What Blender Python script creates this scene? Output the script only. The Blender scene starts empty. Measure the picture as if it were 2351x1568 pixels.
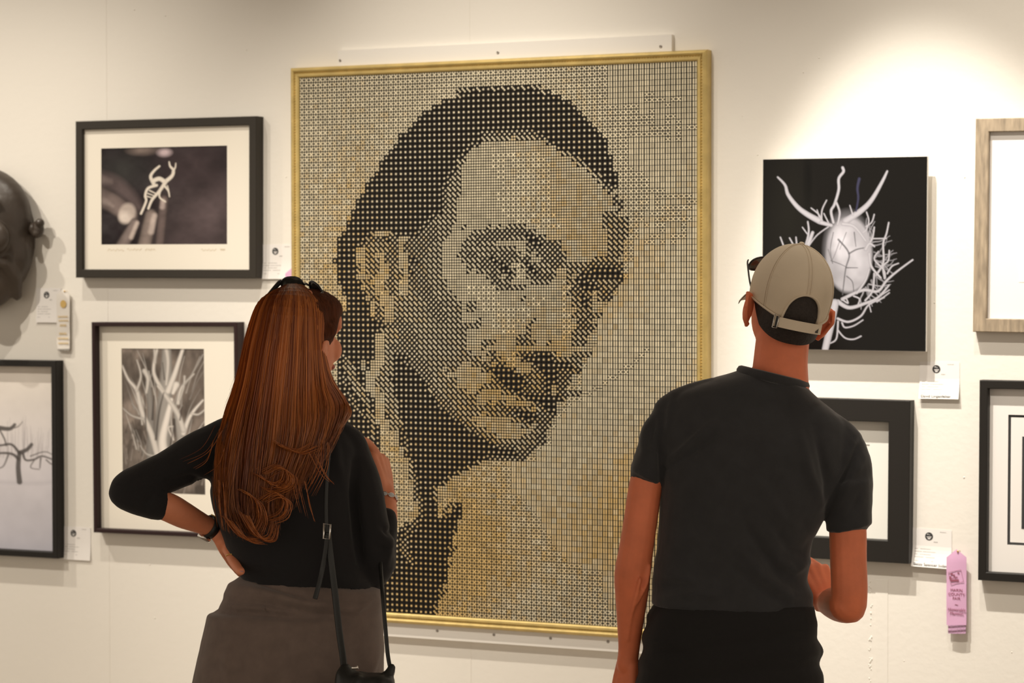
import bpy, bmesh, math, random
import numpy as np
from mathutils import Vector, Matrix, noise as mnoise
random.seed(7); rng = np.random.default_rng(7)
S = bpy.context.scene
COL = S.collection
V = Vector
# ------------------------------------------------------------------ camera
IW, IH, LENS = 2351, 1568, 85.05
FPX = LENS / 36 * IW
YAW, PIT, ROL = math.radians(25.196), math.radians(1.407), math.radians(-0.08)
CAM = V((3.693, -6.377, 1.66))
FW = V((-math.sin(YAW) * math.cos(PIT), math.cos(YAW) * math.cos(PIT), -math.sin(PIT)))
R0 = V((math.cos(YAW), math.sin(YAW), 0))
U0 = R0.cross(FW)
RT = R0 * math.cos(ROL) + U0 * math.sin(ROL)
UP = RT.cross(FW)
cd = bpy.data.cameras.new('camera'); cam = bpy.data.objects.new('camera', cd); COL.objects.link(cam)
cd.lens = LENS; cd.sensor_width = 36; cd.clip_end = 100
M = Matrix((RT, UP, -FW)).transposed().to_4x4(); M.translation = CAM; cam.matrix_world = M
S.camera = cam
D0 = 5.29                                     # distance of the two visitors along the view axis
cd.dof.use_dof = True; cd.dof.focus_distance = D0 - 0.1; cd.dof.aperture_fstop = 6.3
# ------------------------------------------------------------------ light
S.view_settings.view_transform = 'Standard'; S.view_settings.look = 'None'
S.view_settings.gamma = 1; S.view_settings.use_curve_mapping = False
S.view_settings.exposure = 0.0
wd = bpy.data.worlds.new('gallery'); S.world = wd; wd.use_nodes = True
bg = wd.node_tree.nodes['Background']; bg.inputs[0].default_value = (1.0, .86, .70, 1); bg.inputs[1].default_value = 0.70
def spot(name, loc, target, power, angle, blend, size=.05, col=(1, .91, .785)):
    l = bpy.data.lights.new(name, 'SPOT'); o = bpy.data.objects.new(name, l); COL.objects.link(o)
    l.energy = power; l.spot_size = math.radians(angle); l.spot_blend = blend; l.shadow_soft_size = size; l.color = col
    o.location = loc
    o.rotation_euler = (V(target) - V(loc)).to_track_quat('-Z', 'Y').to_euler()
    return o
spot('track_and_fill_spot', (-2.6, -1.5, 4.3), (-.85, 0, .6), 255, 50, 1, .03)
spot('track_and_fill_spot', (-.65, -1.5, 4.3), (-.60, 0, .5), 150, 48, 1, .03)
spot('track_and_fill_spot', (.45, -1.5, 4.3), (.60, 0, .5), 235, 48, 1, .03)
spot('track_and_fill_spot', (1.05, -1.5, 4.3), (1.25, 0, .6), 70, 50, 1, .03)
spot('track_and_fill_spot', (1.5, -1.5, 4.3), (2.05, 0, 1.12), 620, 26, .55, .03, (1, .93, .83))
spot('track_and_fill_spot', (2.3, -1.5, 4.3), (2.2, 0, .45), 150, 46, 1, .03)
# added fill spots further out lift frame shadows, passing over the visitors' heads
spot('track_and_fill_spot', (-2.1, -3.2, 4.3), (-.95, 0, 1.3), 310, 42, 1, .04)
spot('track_and_fill_spot', (.5, -3.2, 4.3), (.65, 0, 1.3), 340, 40, 1, .04)
spot('track_and_fill_spot', (1.9, -3.2, 4.3), (2.15, 0, 1.55), 300, 32, 1, .04)

# ------------------------------------------------------------------ photo helpers
def ray(px, py):
    return FW + RT * ((px - IW / 2) / FPX) + UP * (-(py - IH / 2) / FPX)
def Wp(px, py, off=0.0):                     # a point on the plane `off` in front of the wall
    d = ray(px, py); t = (-off - CAM.y) / d.y
    return CAM + d * t
def P(px, py, d=0.0):                        # a point beside the visitors, d metres further away
    return CAM + ray(px, py) * (D0 + d)
FH = V((FW.x, FW.y, 0)).normalized()
def G(px, z, d=0.0):
    p = P(px, 784, d); return V((p.x, p.y, z))
SC = FPX / D0
def to_px(p):
    q = p - CAM; z = q.dot(FW)
    return IW / 2 + FPX * q.dot(RT) / z, IH / 2 - FPX * q.dot(UP) / z
# ------------------------------------------------------------------ materials
MATS = {}
def mat(name, col, rough=.6, metal=0, spec=.5, bump=0, bscale=80, var=0, vscale=6, vcol=None, sss=0, coat=0, sheen=0, bdist=.01, stretch=None, atten=None):
    if name in MATS: return MATS[name]
    m = bpy.data.materials.new(name); m.use_nodes = True; nt = m.node_tree; N = nt.nodes; L = nt.links
    b = N['Principled BSDF']
    b.inputs['Base Color'].default_value = (*col, 1); b.inputs['Roughness'].default_value = rough
    b.inputs['Metallic'].default_value = metal; b.inputs['Specular IOR Level'].default_value = spec
    if sss:
        b.inputs['Subsurface Weight'].default_value = sss; b.inputs['Subsurface Radius'].default_value = (1, .35, .18); b.inputs['Subsurface Scale'].default_value = .008
    if coat: b.inputs['Coat Weight'].default_value = coat; b.inputs['Coat Roughness'].default_value = .03
    if sheen: b.inputs['Sheen Weight'].default_value = sheen; b.inputs['Sheen Roughness'].default_value = .5
    tc = N.new('ShaderNodeTexCoord'); src = tc.outputs['Object']
    if stretch:
        mp = N.new('ShaderNodeMapping'); mp.inputs['Scale'].default_value = stretch; L.new(src, mp.inputs[0]); src = mp.outputs[0]
    base = None
    if vcol:
        a = N.new('ShaderNodeAttribute'); a.attribute_name = vcol; base = a.outputs['Color']; L.new(base, b.inputs['Base Color'])
    if var:
        n = N.new('ShaderNodeTexNoise'); n.inputs['Scale'].default_value = vscale; n.inputs['Detail'].default_value = 4
        L.new(src, n.inputs['Vector'])
        r = N.new('ShaderNodeMapRange'); r.inputs[1].default_value = .3; r.inputs[2].default_value = .7
        r.inputs[3].default_value = 1 - var; r.inputs[4].default_value = 1 + var
        L.new(n.outputs['Fac'], r.inputs[0])
        mx = N.new('ShaderNodeMix'); mx.data_type = 'RGBA'; mx.blend_type = 'MULTIPLY'; mx.inputs[0].default_value = 1
        if base: L.new(base, mx.inputs[6])
        else: mx.inputs[6].default_value = (*col, 1)
        L.new(r.outputs[0], mx.inputs[7]); L.new(mx.outputs[2], b.inputs['Base Color'])
    if bump:
        n = N.new('ShaderNodeTexNoise'); n.inputs['Scale'].default_value = bscale; n.inputs['Detail'].default_value = 5
        L.new(src, n.inputs['Vector'])
        bp = N.new('ShaderNodeBump'); bp.inputs['Strength'].default_value = bump; bp.inputs['Distance'].default_value = bdist
        L.new(n.outputs['Fac'], bp.inputs['Height']); L.new(bp.outputs[0], b.inputs['Normal'])
    MATS[name] = m
    return m
WALL = mat('wall_paint', (.80, .765, .70), .75, bump=.16, bscale=60, var=.012, vscale=1.5, bdist=.004)
FLOOR = mat('concrete_floor', (.46, .40, .33), .5, var=.15, vscale=3)
CEIL = mat('ceiling_paint', (.35, .31, .27), .9)
WHITE = mat('white_paint', (.80, .77, .72), .5, bump=.1, bscale=40, bdist=.002)
GOLD = mat('gold_leaf', (.60, .45, .17), .42, metal=.4, bump=.25, bscale=150, var=.12, vscale=25, bdist=.002)
DIE = mat('black_die', (.014, .011, .008), .32, spec=.35, var=.25, vscale=40)
PIP = mat('ivory_pip', (.60, .52, .37), .45, vcol='Col')
BLACKF = mat('black_wood', (.016, .014, .012), .5, spec=.25, bump=.1, bscale=60, stretch=(1, 1, 8), bdist=.002)
CHARF = mat('charcoal_wood', (.032, .027, .021), .55, spec=.25, bump=.1, bscale=60, bdist=.002)
PLUMF = mat('dark_plum_wood', (.026, .012, .012), .5, spec=.25, bump=.1, bscale=60, bdist=.002)
GREYW = mat('weathered_wood', (.31, .245, .17), .7, bump=.4, bscale=45, var=.3, vscale=30, stretch=(3, 3, .5), bdist=.003)
MATB = mat('cream_mat_board', (.84, .79, .69), .8)
MATW = mat('white_mat_board', (.80, .77, .74), .8)
MATP = mat('pale_mat_board', (.74, .73, .68), .8)
PRINT = mat('photo_print', (.5, .5, .5), .5, vcol='Col', spec=.15)
GLOSSP = mat('gloss_print', (.5, .5, .5), .10, vcol='Col', spec=.22)
PAPER = mat('white_card', (.82, .79, .76), .7)
INK = mat('black_ink', (.03, .03, .03), .7)
GREYINK = mat('grey_ink', (.42, .40, .38), .7)
PINK = mat('pink_satin', (.68, .40, .60), .38, sheen=.3, bump=.1, bscale=300, bdist=.001)
PLUMINK = mat('plum_ink', (.30, .09, .14), .6)
CREAMS = mat('cream_satin', (.78, .74, .68), .4, sheen=.3)
GOLDINK = mat('gold_ink', (.62, .42, .14), .5)
BRASS = mat('brass_pin', (.75, .5, .15), .3, metal=.9)
STEEL = mat('screw_steel', (.28, .25, .22), .4, metal=.8)
SKIN = mat('skin_tan', (.80, .215, .095), .55, bump=.15, bscale=120, var=.10, vscale=18, sss=.05, bdist=.003)
SKINW = mat('skin_light', (.80, .29, .15), .55, bump=.12, bscale=120, var=.08, vscale=18, sss=.05, bdist=.003)
TEE = mat('charcoal_jersey', (.027, .027, .0295), .9, bump=.3, bscale=500, var=.12, vscale=30, sheen=.25, bdist=.001)
BLKC = mat('black_cotton', (.008, .007, .007), .9, bump=.3, bscale=400, sheen=.06, bdist=.001)
KNIT = mat('black_knit', (.009, .008, .009), .92, bump=.3, bscale=450, sheen=.10, bdist=.001)
SKIRT = mat('taupe_jersey', (.16, .117, .098), .9, bump=.35, bscale=420, var=.10, vscale=40, sheen=.2, bdist=.001)
CAPM = mat('beige_cap_cloth', (.68, .57, .43), .85, bump=.25, bscale=500, var=.05, vscale=12, bdist=.001)
CAPD = mat('beige_cap_strap', (.72, .61, .47), .8, bump=.2, bscale=500, bdist=.001)
MHAIR = mat('dark_short_hair', (.026, .018, .014), .7, bump=.8, bscale=260, var=.3, vscale=120, bdist=.003)
HAIR = mat('auburn_hair', (.2, .06, .02), .42, vcol='Col', spec=.45)
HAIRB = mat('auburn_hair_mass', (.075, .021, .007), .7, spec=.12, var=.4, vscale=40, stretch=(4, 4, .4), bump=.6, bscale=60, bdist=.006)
LEATH = mat('black_leather', (.014, .015, .014), .45, bump=.3, bscale=180, bdist=.001)
PLAST = mat('black_plastic', (.012, .012, .012), .22)
LENS_M = mat('dark_lens', (.03, .035, .03), .05, coat=1)
SILV = mat('silver_metal', (.75, .72, .68), .25, metal=1)
ROSE = mat('rose_gold_trim', (.75, .38, .22), .3, metal=.8)
STONE = mat('pale_stone', (.65, .66, .66), .2)
SHOE = mat('brown_shoe', (.05, .03, .02), .5)
DARKW = mat('dark_carved_wood', (.060, .046, .036), .40, bump=.35, bscale=22, var=.3, vscale=9, bdist=.006)
EYEW = mat('eye_white', (.8, .78, .74), .3)
LIPS = mat('lip_skin', (.45, .15, .11), .5)
NAIL = mat('pink_nail', (.75, .40, .36), .25)
# ------------------------------------------------------------------ object helpers
def link(o, parent=None):
    COL.objects.link(o)
    if parent: o.parent = parent
    return o
def tag(o, label, cat, group=None):
    o['label'] = label; o['category'] = cat
    if group: o['group'] = group
    return o
def thing(name, label, cat, loc=(0, 0, 0), group=None):
    o = bpy.data.objects.new(name, None); o.empty_display_size = .05; COL.objects.link(o); o.location = loc
    return tag(o, label, cat, group)
def mesh(name, verts, faces, m, parent=None, smooth=False, label=None):
    me = bpy.data.meshes.new(name)
    off = parent.location if parent is not None and parent.type == 'EMPTY' else V((0, 0, 0))
    if parent is not None and parent.type != 'EMPTY' and parent.parent is not None: off = parent.parent.location
    me.from_pydata([tuple(V(v) - off) for v in verts], [], faces); me.update()
    me.materials.append(m)
    if smooth: me.polygons.foreach_set('use_smooth', [True] * len(me.polygons))
    o = bpy.data.objects.new(name, me); link(o, parent)
    if label: o['label'] = label
    return o
class MB:
    def __init__(s): s.v = []; s.f = []
    def add(s, v, f):
        n = len(s.v); s.v += [V(x) for x in v]; s.f += [tuple(i + n for i in q) for q in f]; return s
    def box(s, a, b):
        (x0, y0, z0), (x1, y1, z1) = a, b
        return s.add([(x0, y0, z0), (x1, y0, z0), (x1, y1, z0), (x0, y1, z0), (x0, y0, z1), (x1, y0, z1), (x1, y1, z1), (x0, y1, z1)],
                     [(0, 3, 2, 1), (4, 5, 6, 7), (0, 1, 5, 4), (1, 2, 6, 5), (2, 3, 7, 6), (3, 0, 4, 7)])
    def tube(s, pts, rad, n=10, closed=False, flat=None, caps=True):
        pts = [V(p) for p in pts]; k = len(pts)
        rad = [rad] * k if not hasattr(rad, '__len__') else rad
        rings = []; prev = None
        for i in range(k):
            a = pts[i - 1] if (i > 0 or closed) else pts[i]; b = pts[(i + 1) % k] if (i < k - 1 or closed) else pts[i]
            t = (b - a).normalized()
            if prev is None:
                prev = t.orthogonal().normalized() if flat is None else V(flat)
            x = (prev - t * prev.dot(t))
            x = x.normalized() if x.length > 1e-6 else t.orthogonal().normalized()
            prev = x; y = t.cross(x)
            r = rad[i]; rx, ry = (r if hasattr(r, '__len__') else (r, r))
            rings.append([pts[i] + x * (rx * math.cos(2 * math.pi * j / n)) + y * (ry * math.sin(2 * math.pi * j / n)) for j in range(n)])
        return s.rings(rings, closed, caps)
    def rings(s, rings, closed=False, caps=True):
        n = len(rings[0]); k = len(rings); v = [p for r in rings for p in r]; f = []
        for i in range(k - (0 if closed else 1)):
            a, b = i * n, ((i + 1) % k) * n
            for j in range(n):
                f.append((a + j, a + (j + 1) % n, b + (j + 1) % n, b + j))
        if not closed and caps:
            f.append(tuple(range(n - 1, -1, -1))); f.append(tuple((k - 1) * n + j for j in range(n)))
        return s.add(v, f)
    def caps_tube(s, pts, rad, n=14):        # rounded ends, for limbs
        pts = [V(p) for p in pts]
        a = (pts[0] - pts[1]).normalized(); b = (pts[-1] - pts[-2]).normalized()
        P_, R_ = [], []
        for q in (1, .8, .5): P_.append(pts[0] + a * rad[0] * q); R_.append(max(.02, math.sqrt(max(0, 1 - q * q))) * rad[0])
        P_ += pts; R_ += list(rad)
        for q in (.5, .8, 1): P_.append(pts[-1] + b * rad[-1] * q); R_.append(max(.02, math.sqrt(max(0, 1 - q * q))) * rad[-1])
        return s.tube(P_, R_, n)
    def ell(s, c, ax, ay, az, nu=20, nv=12):
        c = V(c); v = []; f = []
        for i in range(nv + 1):
            th = math.pi * i / nv
            for j in range(nu):
                ph = 2 * math.pi * j / nu
                v.append(c + ax * (math.sin(th) * math.cos(ph)) + ay * (math.sin(th) * math.sin(ph)) + az * math.cos(th))
        for i in range(nv):
            for j in range(nu):
                a, b = i * nu + j, i * nu + (j + 1) % nu
                f.append((a, a + nu, b + nu, b))
        return s.add(v, f)
    def build(s, name, m, parent=None, smooth=False, label=None, merge=0):
        o = mesh(name, s.v, s.f, m, parent, smooth, label)
        if merge:
            b = bmesh.new(); b.from_mesh(o.data); bmesh.ops.remove_doubles(b, verts=b.verts, dist=merge); bmesh.ops.recalc_face_normals(b, faces=b.faces); b.to_mesh(o.data); b.free()
        return o
def fuse(mb, name, m, parent=None, voxel=.005, smooth=4, disp=None, label=None):
    """Weld overlapping closed shapes into one continuous surface."""
    me = bpy.data.meshes.new('weld'); me.from_pydata([tuple(v) for v in mb.v], [], mb.f); me.update()
    b = bmesh.new(); b.from_mesh(me); bmesh.ops.remove_doubles(b, verts=b.verts, dist=1e-5); bmesh.ops.recalc_face_normals(b, faces=b.faces); b.to_mesh(me); b.free()
    t = bpy.data.objects.new('weld', me); COL.objects.link(t)
    r = t.modifiers.new('r', 'REMESH'); r.mode = 'VOXEL'; r.voxel_size = voxel
    if smooth:
        q = t.modifiers.new('s', 'SMOOTH'); q.iterations = smooth; q.factor = .5
    dg = bpy.context.evaluated_depsgraph_get(); e = t.evaluated_get(dg)
    out = bpy.data.meshes.new_from_object(e)
    bpy.data.objects.remove(t); bpy.data.meshes.remove(me)
    out.name = name
    n = len(out.vertices); co = np.empty(n * 3); out.vertices.foreach_get('co', co); co = co.reshape(-1, 3)
    if disp:
        nn = np.empty(n * 3); out.vertices.foreach_get('normal', nn); nn = nn.reshape(-1, 3)
        co = co + nn * disp(co, nn)[:, None]
    if parent is not None: co = co - np.array(parent.location)
    out.vertices.foreach_set('co', co.ravel()); out.update()
    out.materials.clear(); out.materials.append(m)
    out.polygons.foreach_set('use_smooth', [True] * len(out.polygons))
    o = bpy.data.objects.new(name, out); link(o, parent)
    if label: o['label'] = label
    return o
cA = np.array
def px_np(co):
    q = co - cA(CAM); z = q @ cA(FW)
    return IW / 2 + FPX * (q @ cA(RT)) / z, IH / 2 - FPX * (q @ cA(UP)) / z
def creases(lines, noise_amp=.0015, noise_scale=14, hz=None, gain=1.0):
    """Cloth folds: ridges (+) and valleys (-) along polylines, plus soft ripples."""
    def f(co, nn):
        x, y = px_np(co); out = np.zeros(len(co)); back = (nn @ cA(FW)) < .25
        for pts, w, amp in lines:
            d = np.full(len(co), 1e9)
            for (x0, y0), (x1, y1) in zip(pts[:-1], pts[1:]):
                L2 = (x1 - x0) ** 2 + (y1 - y0) ** 2
                t = np.clip(((x - x0) * (x1 - x0) + (y - y0) * (y1 - y0)) / L2, 0, 1)
                d = np.minimum(d, np.hypot(x - x0 - t * (x1 - x0), y - y0 - t * (y1 - y0)))
            (xa, ya), (xb, yb) = pts[0], pts[-1]
            L2 = (xb - xa) ** 2 + (yb - ya) ** 2
            t = np.clip(((x - xa) * (xb - xa) + (y - ya) * (yb - ya)) / L2, 0, 1)
            out += np.where(back, gain * amp * np.exp(-(d / w) ** 2) * (.25 + .75 * np.sin(np.pi * np.clip(t, .03, .97))), 0)
        if noise_amp:
            out += np.array([mnoise.fractal(V(c) * noise_scale, 1.0, 2.0, 3) for c in co]) * noise_amp
        if hz: out += hz(co, x, y)
        return out
    return f
def sup(n, e):
    r = []
    for j in range(n):
        a = 2 * math.pi * j / n; c, s_ = math.cos(a), math.sin(a)
        r.append((math.copysign(abs(c) ** (2 / e), c), math.copysign(abs(s_) ** (2 / e), s_)))
    return r
def loft(mb, rows, e=2.4, n=40, sub=3, scale=1.0):
    """rows: (xl, yl, xr, yr, depth of centre, half depth); body cross-sections read off a silhouette."""
    if sub > 1:
        a = np.array(rows, float); k = len(a); out = []
        for i in range(k - 1):
            p0, p1, p2, p3 = a[max(i - 1, 0)], a[i], a[i + 1], a[min(i + 2, k - 1)]
            for q in range(sub):
                t = q / sub
                out.append(.5 * (2 * p1 + (p2 - p0) * t + (2 * p0 - 5 * p1 + 4 * p2 - p3) * t * t + (3 * p1 - p0 - 3 * p2 + p3) * t ** 3))
        out.append(a[-1]); rows = out
    R = []
    for xl, yl, xr, yr, dc, hd in rows:
        a, b = P(xl, yl, dc), P(xr, yr, dc); c = (a + b) / 2; h = (b - a) / 2 * scale; hd *= scale
        R.append([c + h * u - FH * (hd * v) for u, v in sup(n, e)])
    return mb.rings(R)
def limb(mb, pts, n=16):                      # (px, py, depth, radius in px)
    # smooth resample
    a = np.array(pts, float); k = len(a); out = []
    for i in range(k - 1):
        p0, p1, p2, p3 = a[max(i - 1, 0)], a[i], a[i + 1], a[min(i + 2, k - 1)]
        for q in range(4):
            t = q / 4
            out.append(.5 * (2 * p1 + (p2 - p0) * t + (2 * p0 - 5 * p1 + 4 * p2 - p3) * t * t + (3 * p1 - p0 - 3 * p2 + p3) * t ** 3))
    out.append(a[-1])
    return mb.caps_tube([P(x, y, d) for x, y, d, r in out], [r / SC for x, y, d, r in out], n)
def spline(pts, n):
    a = np.array(pts, float); k = len(a); o = []
    for q in np.linspace(0, k - 1, n):
        i = min(int(q), k - 2); t = q - i
        p0, p1, p2, p3 = a[max(i - 1, 0)], a[i], a[i + 1], a[min(i + 2, k - 1)]
        o.append(.5 * (2 * p1 + (p2 - p0) * t + (2 * p0 - 5 * p1 + 4 * p2 - p3) * t * t + (3 * p1 - p0 - 3 * p2 + p3) * t ** 3))
    return np.array(o)
def text(name, s, m, parent, origin, size, xa=V((1, 0, 0)), za=V((0, 0, 1)), align='LEFT', shear=0, bold=0, spacing=1.0):
    c = bpy.data.curves.new(name, 'FONT'); c.body = s; c.size = size; c.align_x = align; c.shear = shear; c.offset = bold; c.extrude = .0002
    c.space_character = spacing
    t = bpy.data.objects.new('t', c); COL.objects.link(t)
    dg = bpy.context.evaluated_depsgraph_get(); me = bpy.data.meshes.new_from_object(t.evaluated_get(dg))
    bpy.data.objects.remove(t); bpy.data.curves.remove(c)
    off = parent.location if parent else V((0, 0, 0))
    for v in me.vertices:
        v.co = V(origin) + xa * v.co.x + za * v.co.y + V((0, -1, 0)) * v.co.z - off
    me.materials.clear(); me.materials.append(m); me.name = name
    return link(bpy.data.objects.new(name, me), parent)

# ------------------------------------------------------------------ setting
def struct(name, mb, m):
    o = mb.build(name, m); o['kind'] = 'structure'; return o
wb = struct('wall_back', MB().box((-6, 0, 0), (7, .15, 4.6)), WALL)
struct('floor', MB().box((-6, -9, -.1), (7, .15, 0)), FLOOR)
struct('ceiling', MB().box((-6, -9, 4.6), (7, .15, 4.7)), CEIL)
struct('baseboard_back', MB().box((-6, -.015, 0), (7, 0, .10)), WHITE)
# panel joints and drips of old paint on the wall
sx = Wp(1076, 50).x
j = MB().box((sx, -.0008, .1), (sx + .004, 0, 4.6)); sx = Wp(243, 150).x
j.box((sx, -.0006, .1), (sx + .003, 0, 4.6)); sx = Wp(1655, 500).x
sx = Wp(2010, 1400).x
j.box((sx, -.0012, .1), (sx + .035, 0, Wp(2010, 1330).z))
j.build('panel_joint', WALL, wb)
dr = MB()
for i in range(34):
    p = Wp(1999 + random.gauss(0, 2.0), random.uniform(1335, 1568))
    r = random.uniform(.0012, .0028); dr.ell(p, V((r, 0, 0)), V((0, .0018, 0)), V((0, 0, r * random.uniform(1, 1.8))), 8, 6)
for i in range(60):
    p = Wp(random.uniform(0, 2351), random.uniform(0, 1568)); r = random.uniform(.0012, .003)
    dr.ell(p, V((r, 0, 0)), V((0, .0016, 0)), V((0, 0, r)), 6, 4)
dr.build('paint_blob', WALL, wb, True)
# ------------------------------------------------------------------ picture frames
def rect(c, off):                             # four photographed corners -> a true rectangle on the wall
    a = [Wp(x, y, off) for x, y in c]         # TL TR BR BL
    ctr = sum(a, V()) / 4
    w = ((a[1] - a[0]).length + (a[2] - a[3]).length) / 2; h = ((a[3] - a[0]).length + (a[2] - a[1]).length) / 2
    d = (a[1] - a[0]) + (a[2] - a[3]); ang = math.atan2(d.z, d.x) * .8
    return ctr, w, h, ang
class Plane:                                  # local frame on the wall
    def __init__(s, c, ang=0): s.c = V((c.x, 0, c.z)); s.x = V((math.cos(ang), 0, math.sin(ang))); s.z = V((-math.sin(ang), 0, math.cos(ang)))
    def __call__(s, u, v, y): return s.c + s.x * u + s.z * v + V((0, -y, 0))
def moulding(pl, w, h, prof, name, m, parent):
    """prof: (distance inwards from the outer edge, height off the wall), swept round with mitred corners"""
    mb = MB(); v = []; f = []; k = len(prof)
    for sx_, sz in ((-1, 1), (1, 1), (1, -1), (-1, -1)):
        for d, y in prof: v.append(pl(sx_ * (w / 2 - d), sz * (h / 2 - d), y))
    for c in range(4):
        for q in range(k):
            a, b = c * k + q, c * k + (q + 1) % k; a2, b2 = ((c + 1) % 4) * k + q, ((c + 1) % 4) * k + (q + 1) % k
            f.append((a, b, b2, a2))
    return mb.add(v, f).build(name, m, parent)
def slab(pl, u0, v0, u1, v1, y0, y1, name, m, parent, hole=None):
    mb = MB()
    def bx(a, b, c, d):
        q = [pl(a, b, y0), pl(c, b, y0), pl(c, d, y0), pl(a, d, y0), pl(a, b, y1), pl(c, b, y1), pl(c, d, y1), pl(a, d, y1)]
        mb.add(q, [(0, 1, 2, 3), (7, 6, 5, 4), (4, 5, 1, 0), (5, 6, 2, 1), (6, 7, 3, 2), (7, 4, 0, 3)])
    if hole:
        a, b, c, d = hole; bx(u0, v0, a, v1); bx(c, v0, u1, v1); bx(a, v0, c, b); bx(a, d, c, v1)
    else: bx(u0, v0, u1, v1)
    return mb.build(name, m, parent)
def loc(pl, x, y, off):
    p = Wp(x, y, off) - pl.c; return p.dot(pl.x), p.dot(pl.z)
class Paint:                                  # a small black-and-white darkroom: draws the prints that hang in the frames
    def __init__(s, x0, y0, x1, y1, nx, base):
        s.b = (x0, y0, x1, y1); ny = int(nx * (y1 - y0) / (x1 - x0)); s.nx, s.ny = nx, ny
        s.X, s.Y = np.meshgrid(np.linspace(x0, x1, nx), np.linspace(y0, y1, ny))
        s.c = np.ones((ny, nx, 3)) * np.array(base)
    def mix(s, a, col): s.c = s.c * (1 - a[..., None]) + np.array(col) * a[..., None]
    def blob(s, x, y, rx, ry, col, soft=.3, rot=0, a=1.0):
        c, q = math.cos(rot), math.sin(rot); dx, dy = s.X - x, s.Y - y
        d = np.sqrt(((dx * c + dy * q) / rx) ** 2 + ((-dx * q + dy * c) / ry) ** 2)
        s.mix(a * np.clip((1 + soft - d) / (2 * soft), 0, 1), col)
    def stroke(s, pts, w0, w1, col, soft=2.0, a=1.0, n=0, round_=.0):
        p = spline(pts, max(2, (len(pts) - 1) * 6)) if len(pts) > 2 else np.array(pts, float); k = len(p)
        al = np.zeros_like(s.X); sh = np.full_like(s.X, 9.)
        for i in range(k - 1):
            (ax, ay), (bx, by) = p[i], p[i + 1]; L2 = max(1e-6, (bx - ax) ** 2 + (by - ay) ** 2)
            t = np.clip(((s.X - ax) * (bx - ax) + (s.Y - ay) * (by - ay)) / L2, 0, 1)
            d = np.hypot(s.X - ax - t * (bx - ax), s.Y - ay - t * (by - ay)); w = (w0 + (w1 - w0) * (i + t) / (k - 1)) / 2
            q = np.clip((w + soft - d) / (2 * soft), 0, 1); sh = np.minimum(sh, d / np.maximum(w, 1e-6)); al = np.maximum(al, q)
        col = np.array(col)
        cc = col * (1 - round_ * np.clip(sh, 0, 1) ** 2)[..., None]
        aa = (al * a)[..., None]; s.c = s.c * (1 - aa) + cc * aa
    def grain(s, amp, sc=0.02, seed=0):
        n = np.zeros((s.ny, s.nx)); r = np.random.default_rng(seed)
        for o in range(4):
            k = max(2, int(5 * 2 ** o)); g = r.random((k + 1, k + 1))
            yy = np.linspace(0, k - 1e-6, s.ny); xx = np.linspace(0, k - 1e-6, s.nx); yi, xi = yy.astype(int), xx.astype(int); fy, fx = (yy - yi)[:, None], (xx - xi)[None]
            fy, fx = fy * fy * (3 - 2 * fy), fx * fx * (3 - 2 * fx)
            n += ((g[yi][:, xi] * (1 - fy) + g[yi + 1][:, xi] * fy) * (1 - fx) + (g[yi][:, xi + 1] * (1 - fy) + g[yi + 1][:, xi + 1] * fy) * fx - .5) / 1.6 ** o
        return n * amp
    def build(s, pl, u0, v0, u1, v1, y, name, m, parent):
        us = np.linspace(u0, u1, s.nx); vs = np.linspace(v1, v0, s.ny); off = parent.location
        v = [tuple(pl(u, w, y) - off) for w in vs for u in us]; nx, ny = s.nx, s.ny
        f = [(r * nx + c, (r + 1) * nx + c, (r + 1) * nx + c + 1, r * nx + c + 1) for r in range(ny - 1) for c in range(nx - 1)]
        me = bpy.data.meshes.new(name); me.from_pydata(v, [], f); me.update()
        at = me.color_attributes.new('Col', 'FLOAT_COLOR', 'POINT')
        c = np.concatenate([np.clip(s.c, 0, 1), np.ones((ny, nx, 1))], 2).astype(np.float32); at.data.foreach_set('color', c.ravel())
        me.materials.append(m); return link(bpy.data.objects.new(name, me), parent)
def rectangular(fr, w):                       # plain square-section moulding
    t, dep, lip = w
    return [(0, 0), (0, dep - .002), (.002, dep), (t - .002, dep), (t, dep - .002), (t, lip), (t, 0)]
def framed(label, corners, fw, dep, fmat, mmat, hole=None, lip=.008, group=None):
    c, w, h, ang = rect(corners, dep); pl = Plane(c, ang)
    t = thing('framed_photograph', label, 'picture', V((c.x, 0, c.z - h / 2)), group)
    moulding(pl, w, h, rectangular(None, (fw, dep, lip)), 'frame', fmat, t)
    hb = None
    if hole:
        a, b = loc(pl, *hole[0], lip), loc(pl, *hole[1], lip); hb = (a[0], b[1], b[0], a[1])
    slab(pl, -w / 2 + fw - .003, -h / 2 + fw - .003, w / 2 - fw + .003, h / 2 - fw + .003, lip - .003, lip + .0005, 'mat_board', mmat, t, hb)
    return t, pl, w, h, hb
SHADE = .0
# --- scorpion picture
t, pl, w, h, hb = framed('charcoal-framed photograph of a pale scorpion held in fingers, wide cream mat, hung upper left',
    [(171.7, 278.6), (587, 266.5), (589.6, 639.6), (174.6, 637)], .0265, .042, CHARF, MATB, ((232.5, 341), (521.5, 560.5)), lip=.030)
p = Paint(712, 268, 1607, 958, 280, (.022, .017, .019))
p.c += np.clip(p.grain(.02, seed=3), -.01, .05)[..., None]
p.blob(1400, 900, 260, 330, (.062, .045, .047), .8); p.blob(1480, 760, 120, 190, (.085, .063, .066), .9, .3); p.blob(1380, 400, 200, 130, (.05, .035, .038), .9)
p.blob(860, 420, 140, 100, (.028, .027, .026), .8)
p.blob(1010, 295, 80, 28, (.22, .17, .15), .7); p.blob(1165, 315, 42, 24, (.5, .40, .42), .6)
p.stroke([(700, 500), (800, 520), (900, 590), (985, 690)], 130, 60, (.10, .075, .075), 26, .9)
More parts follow.
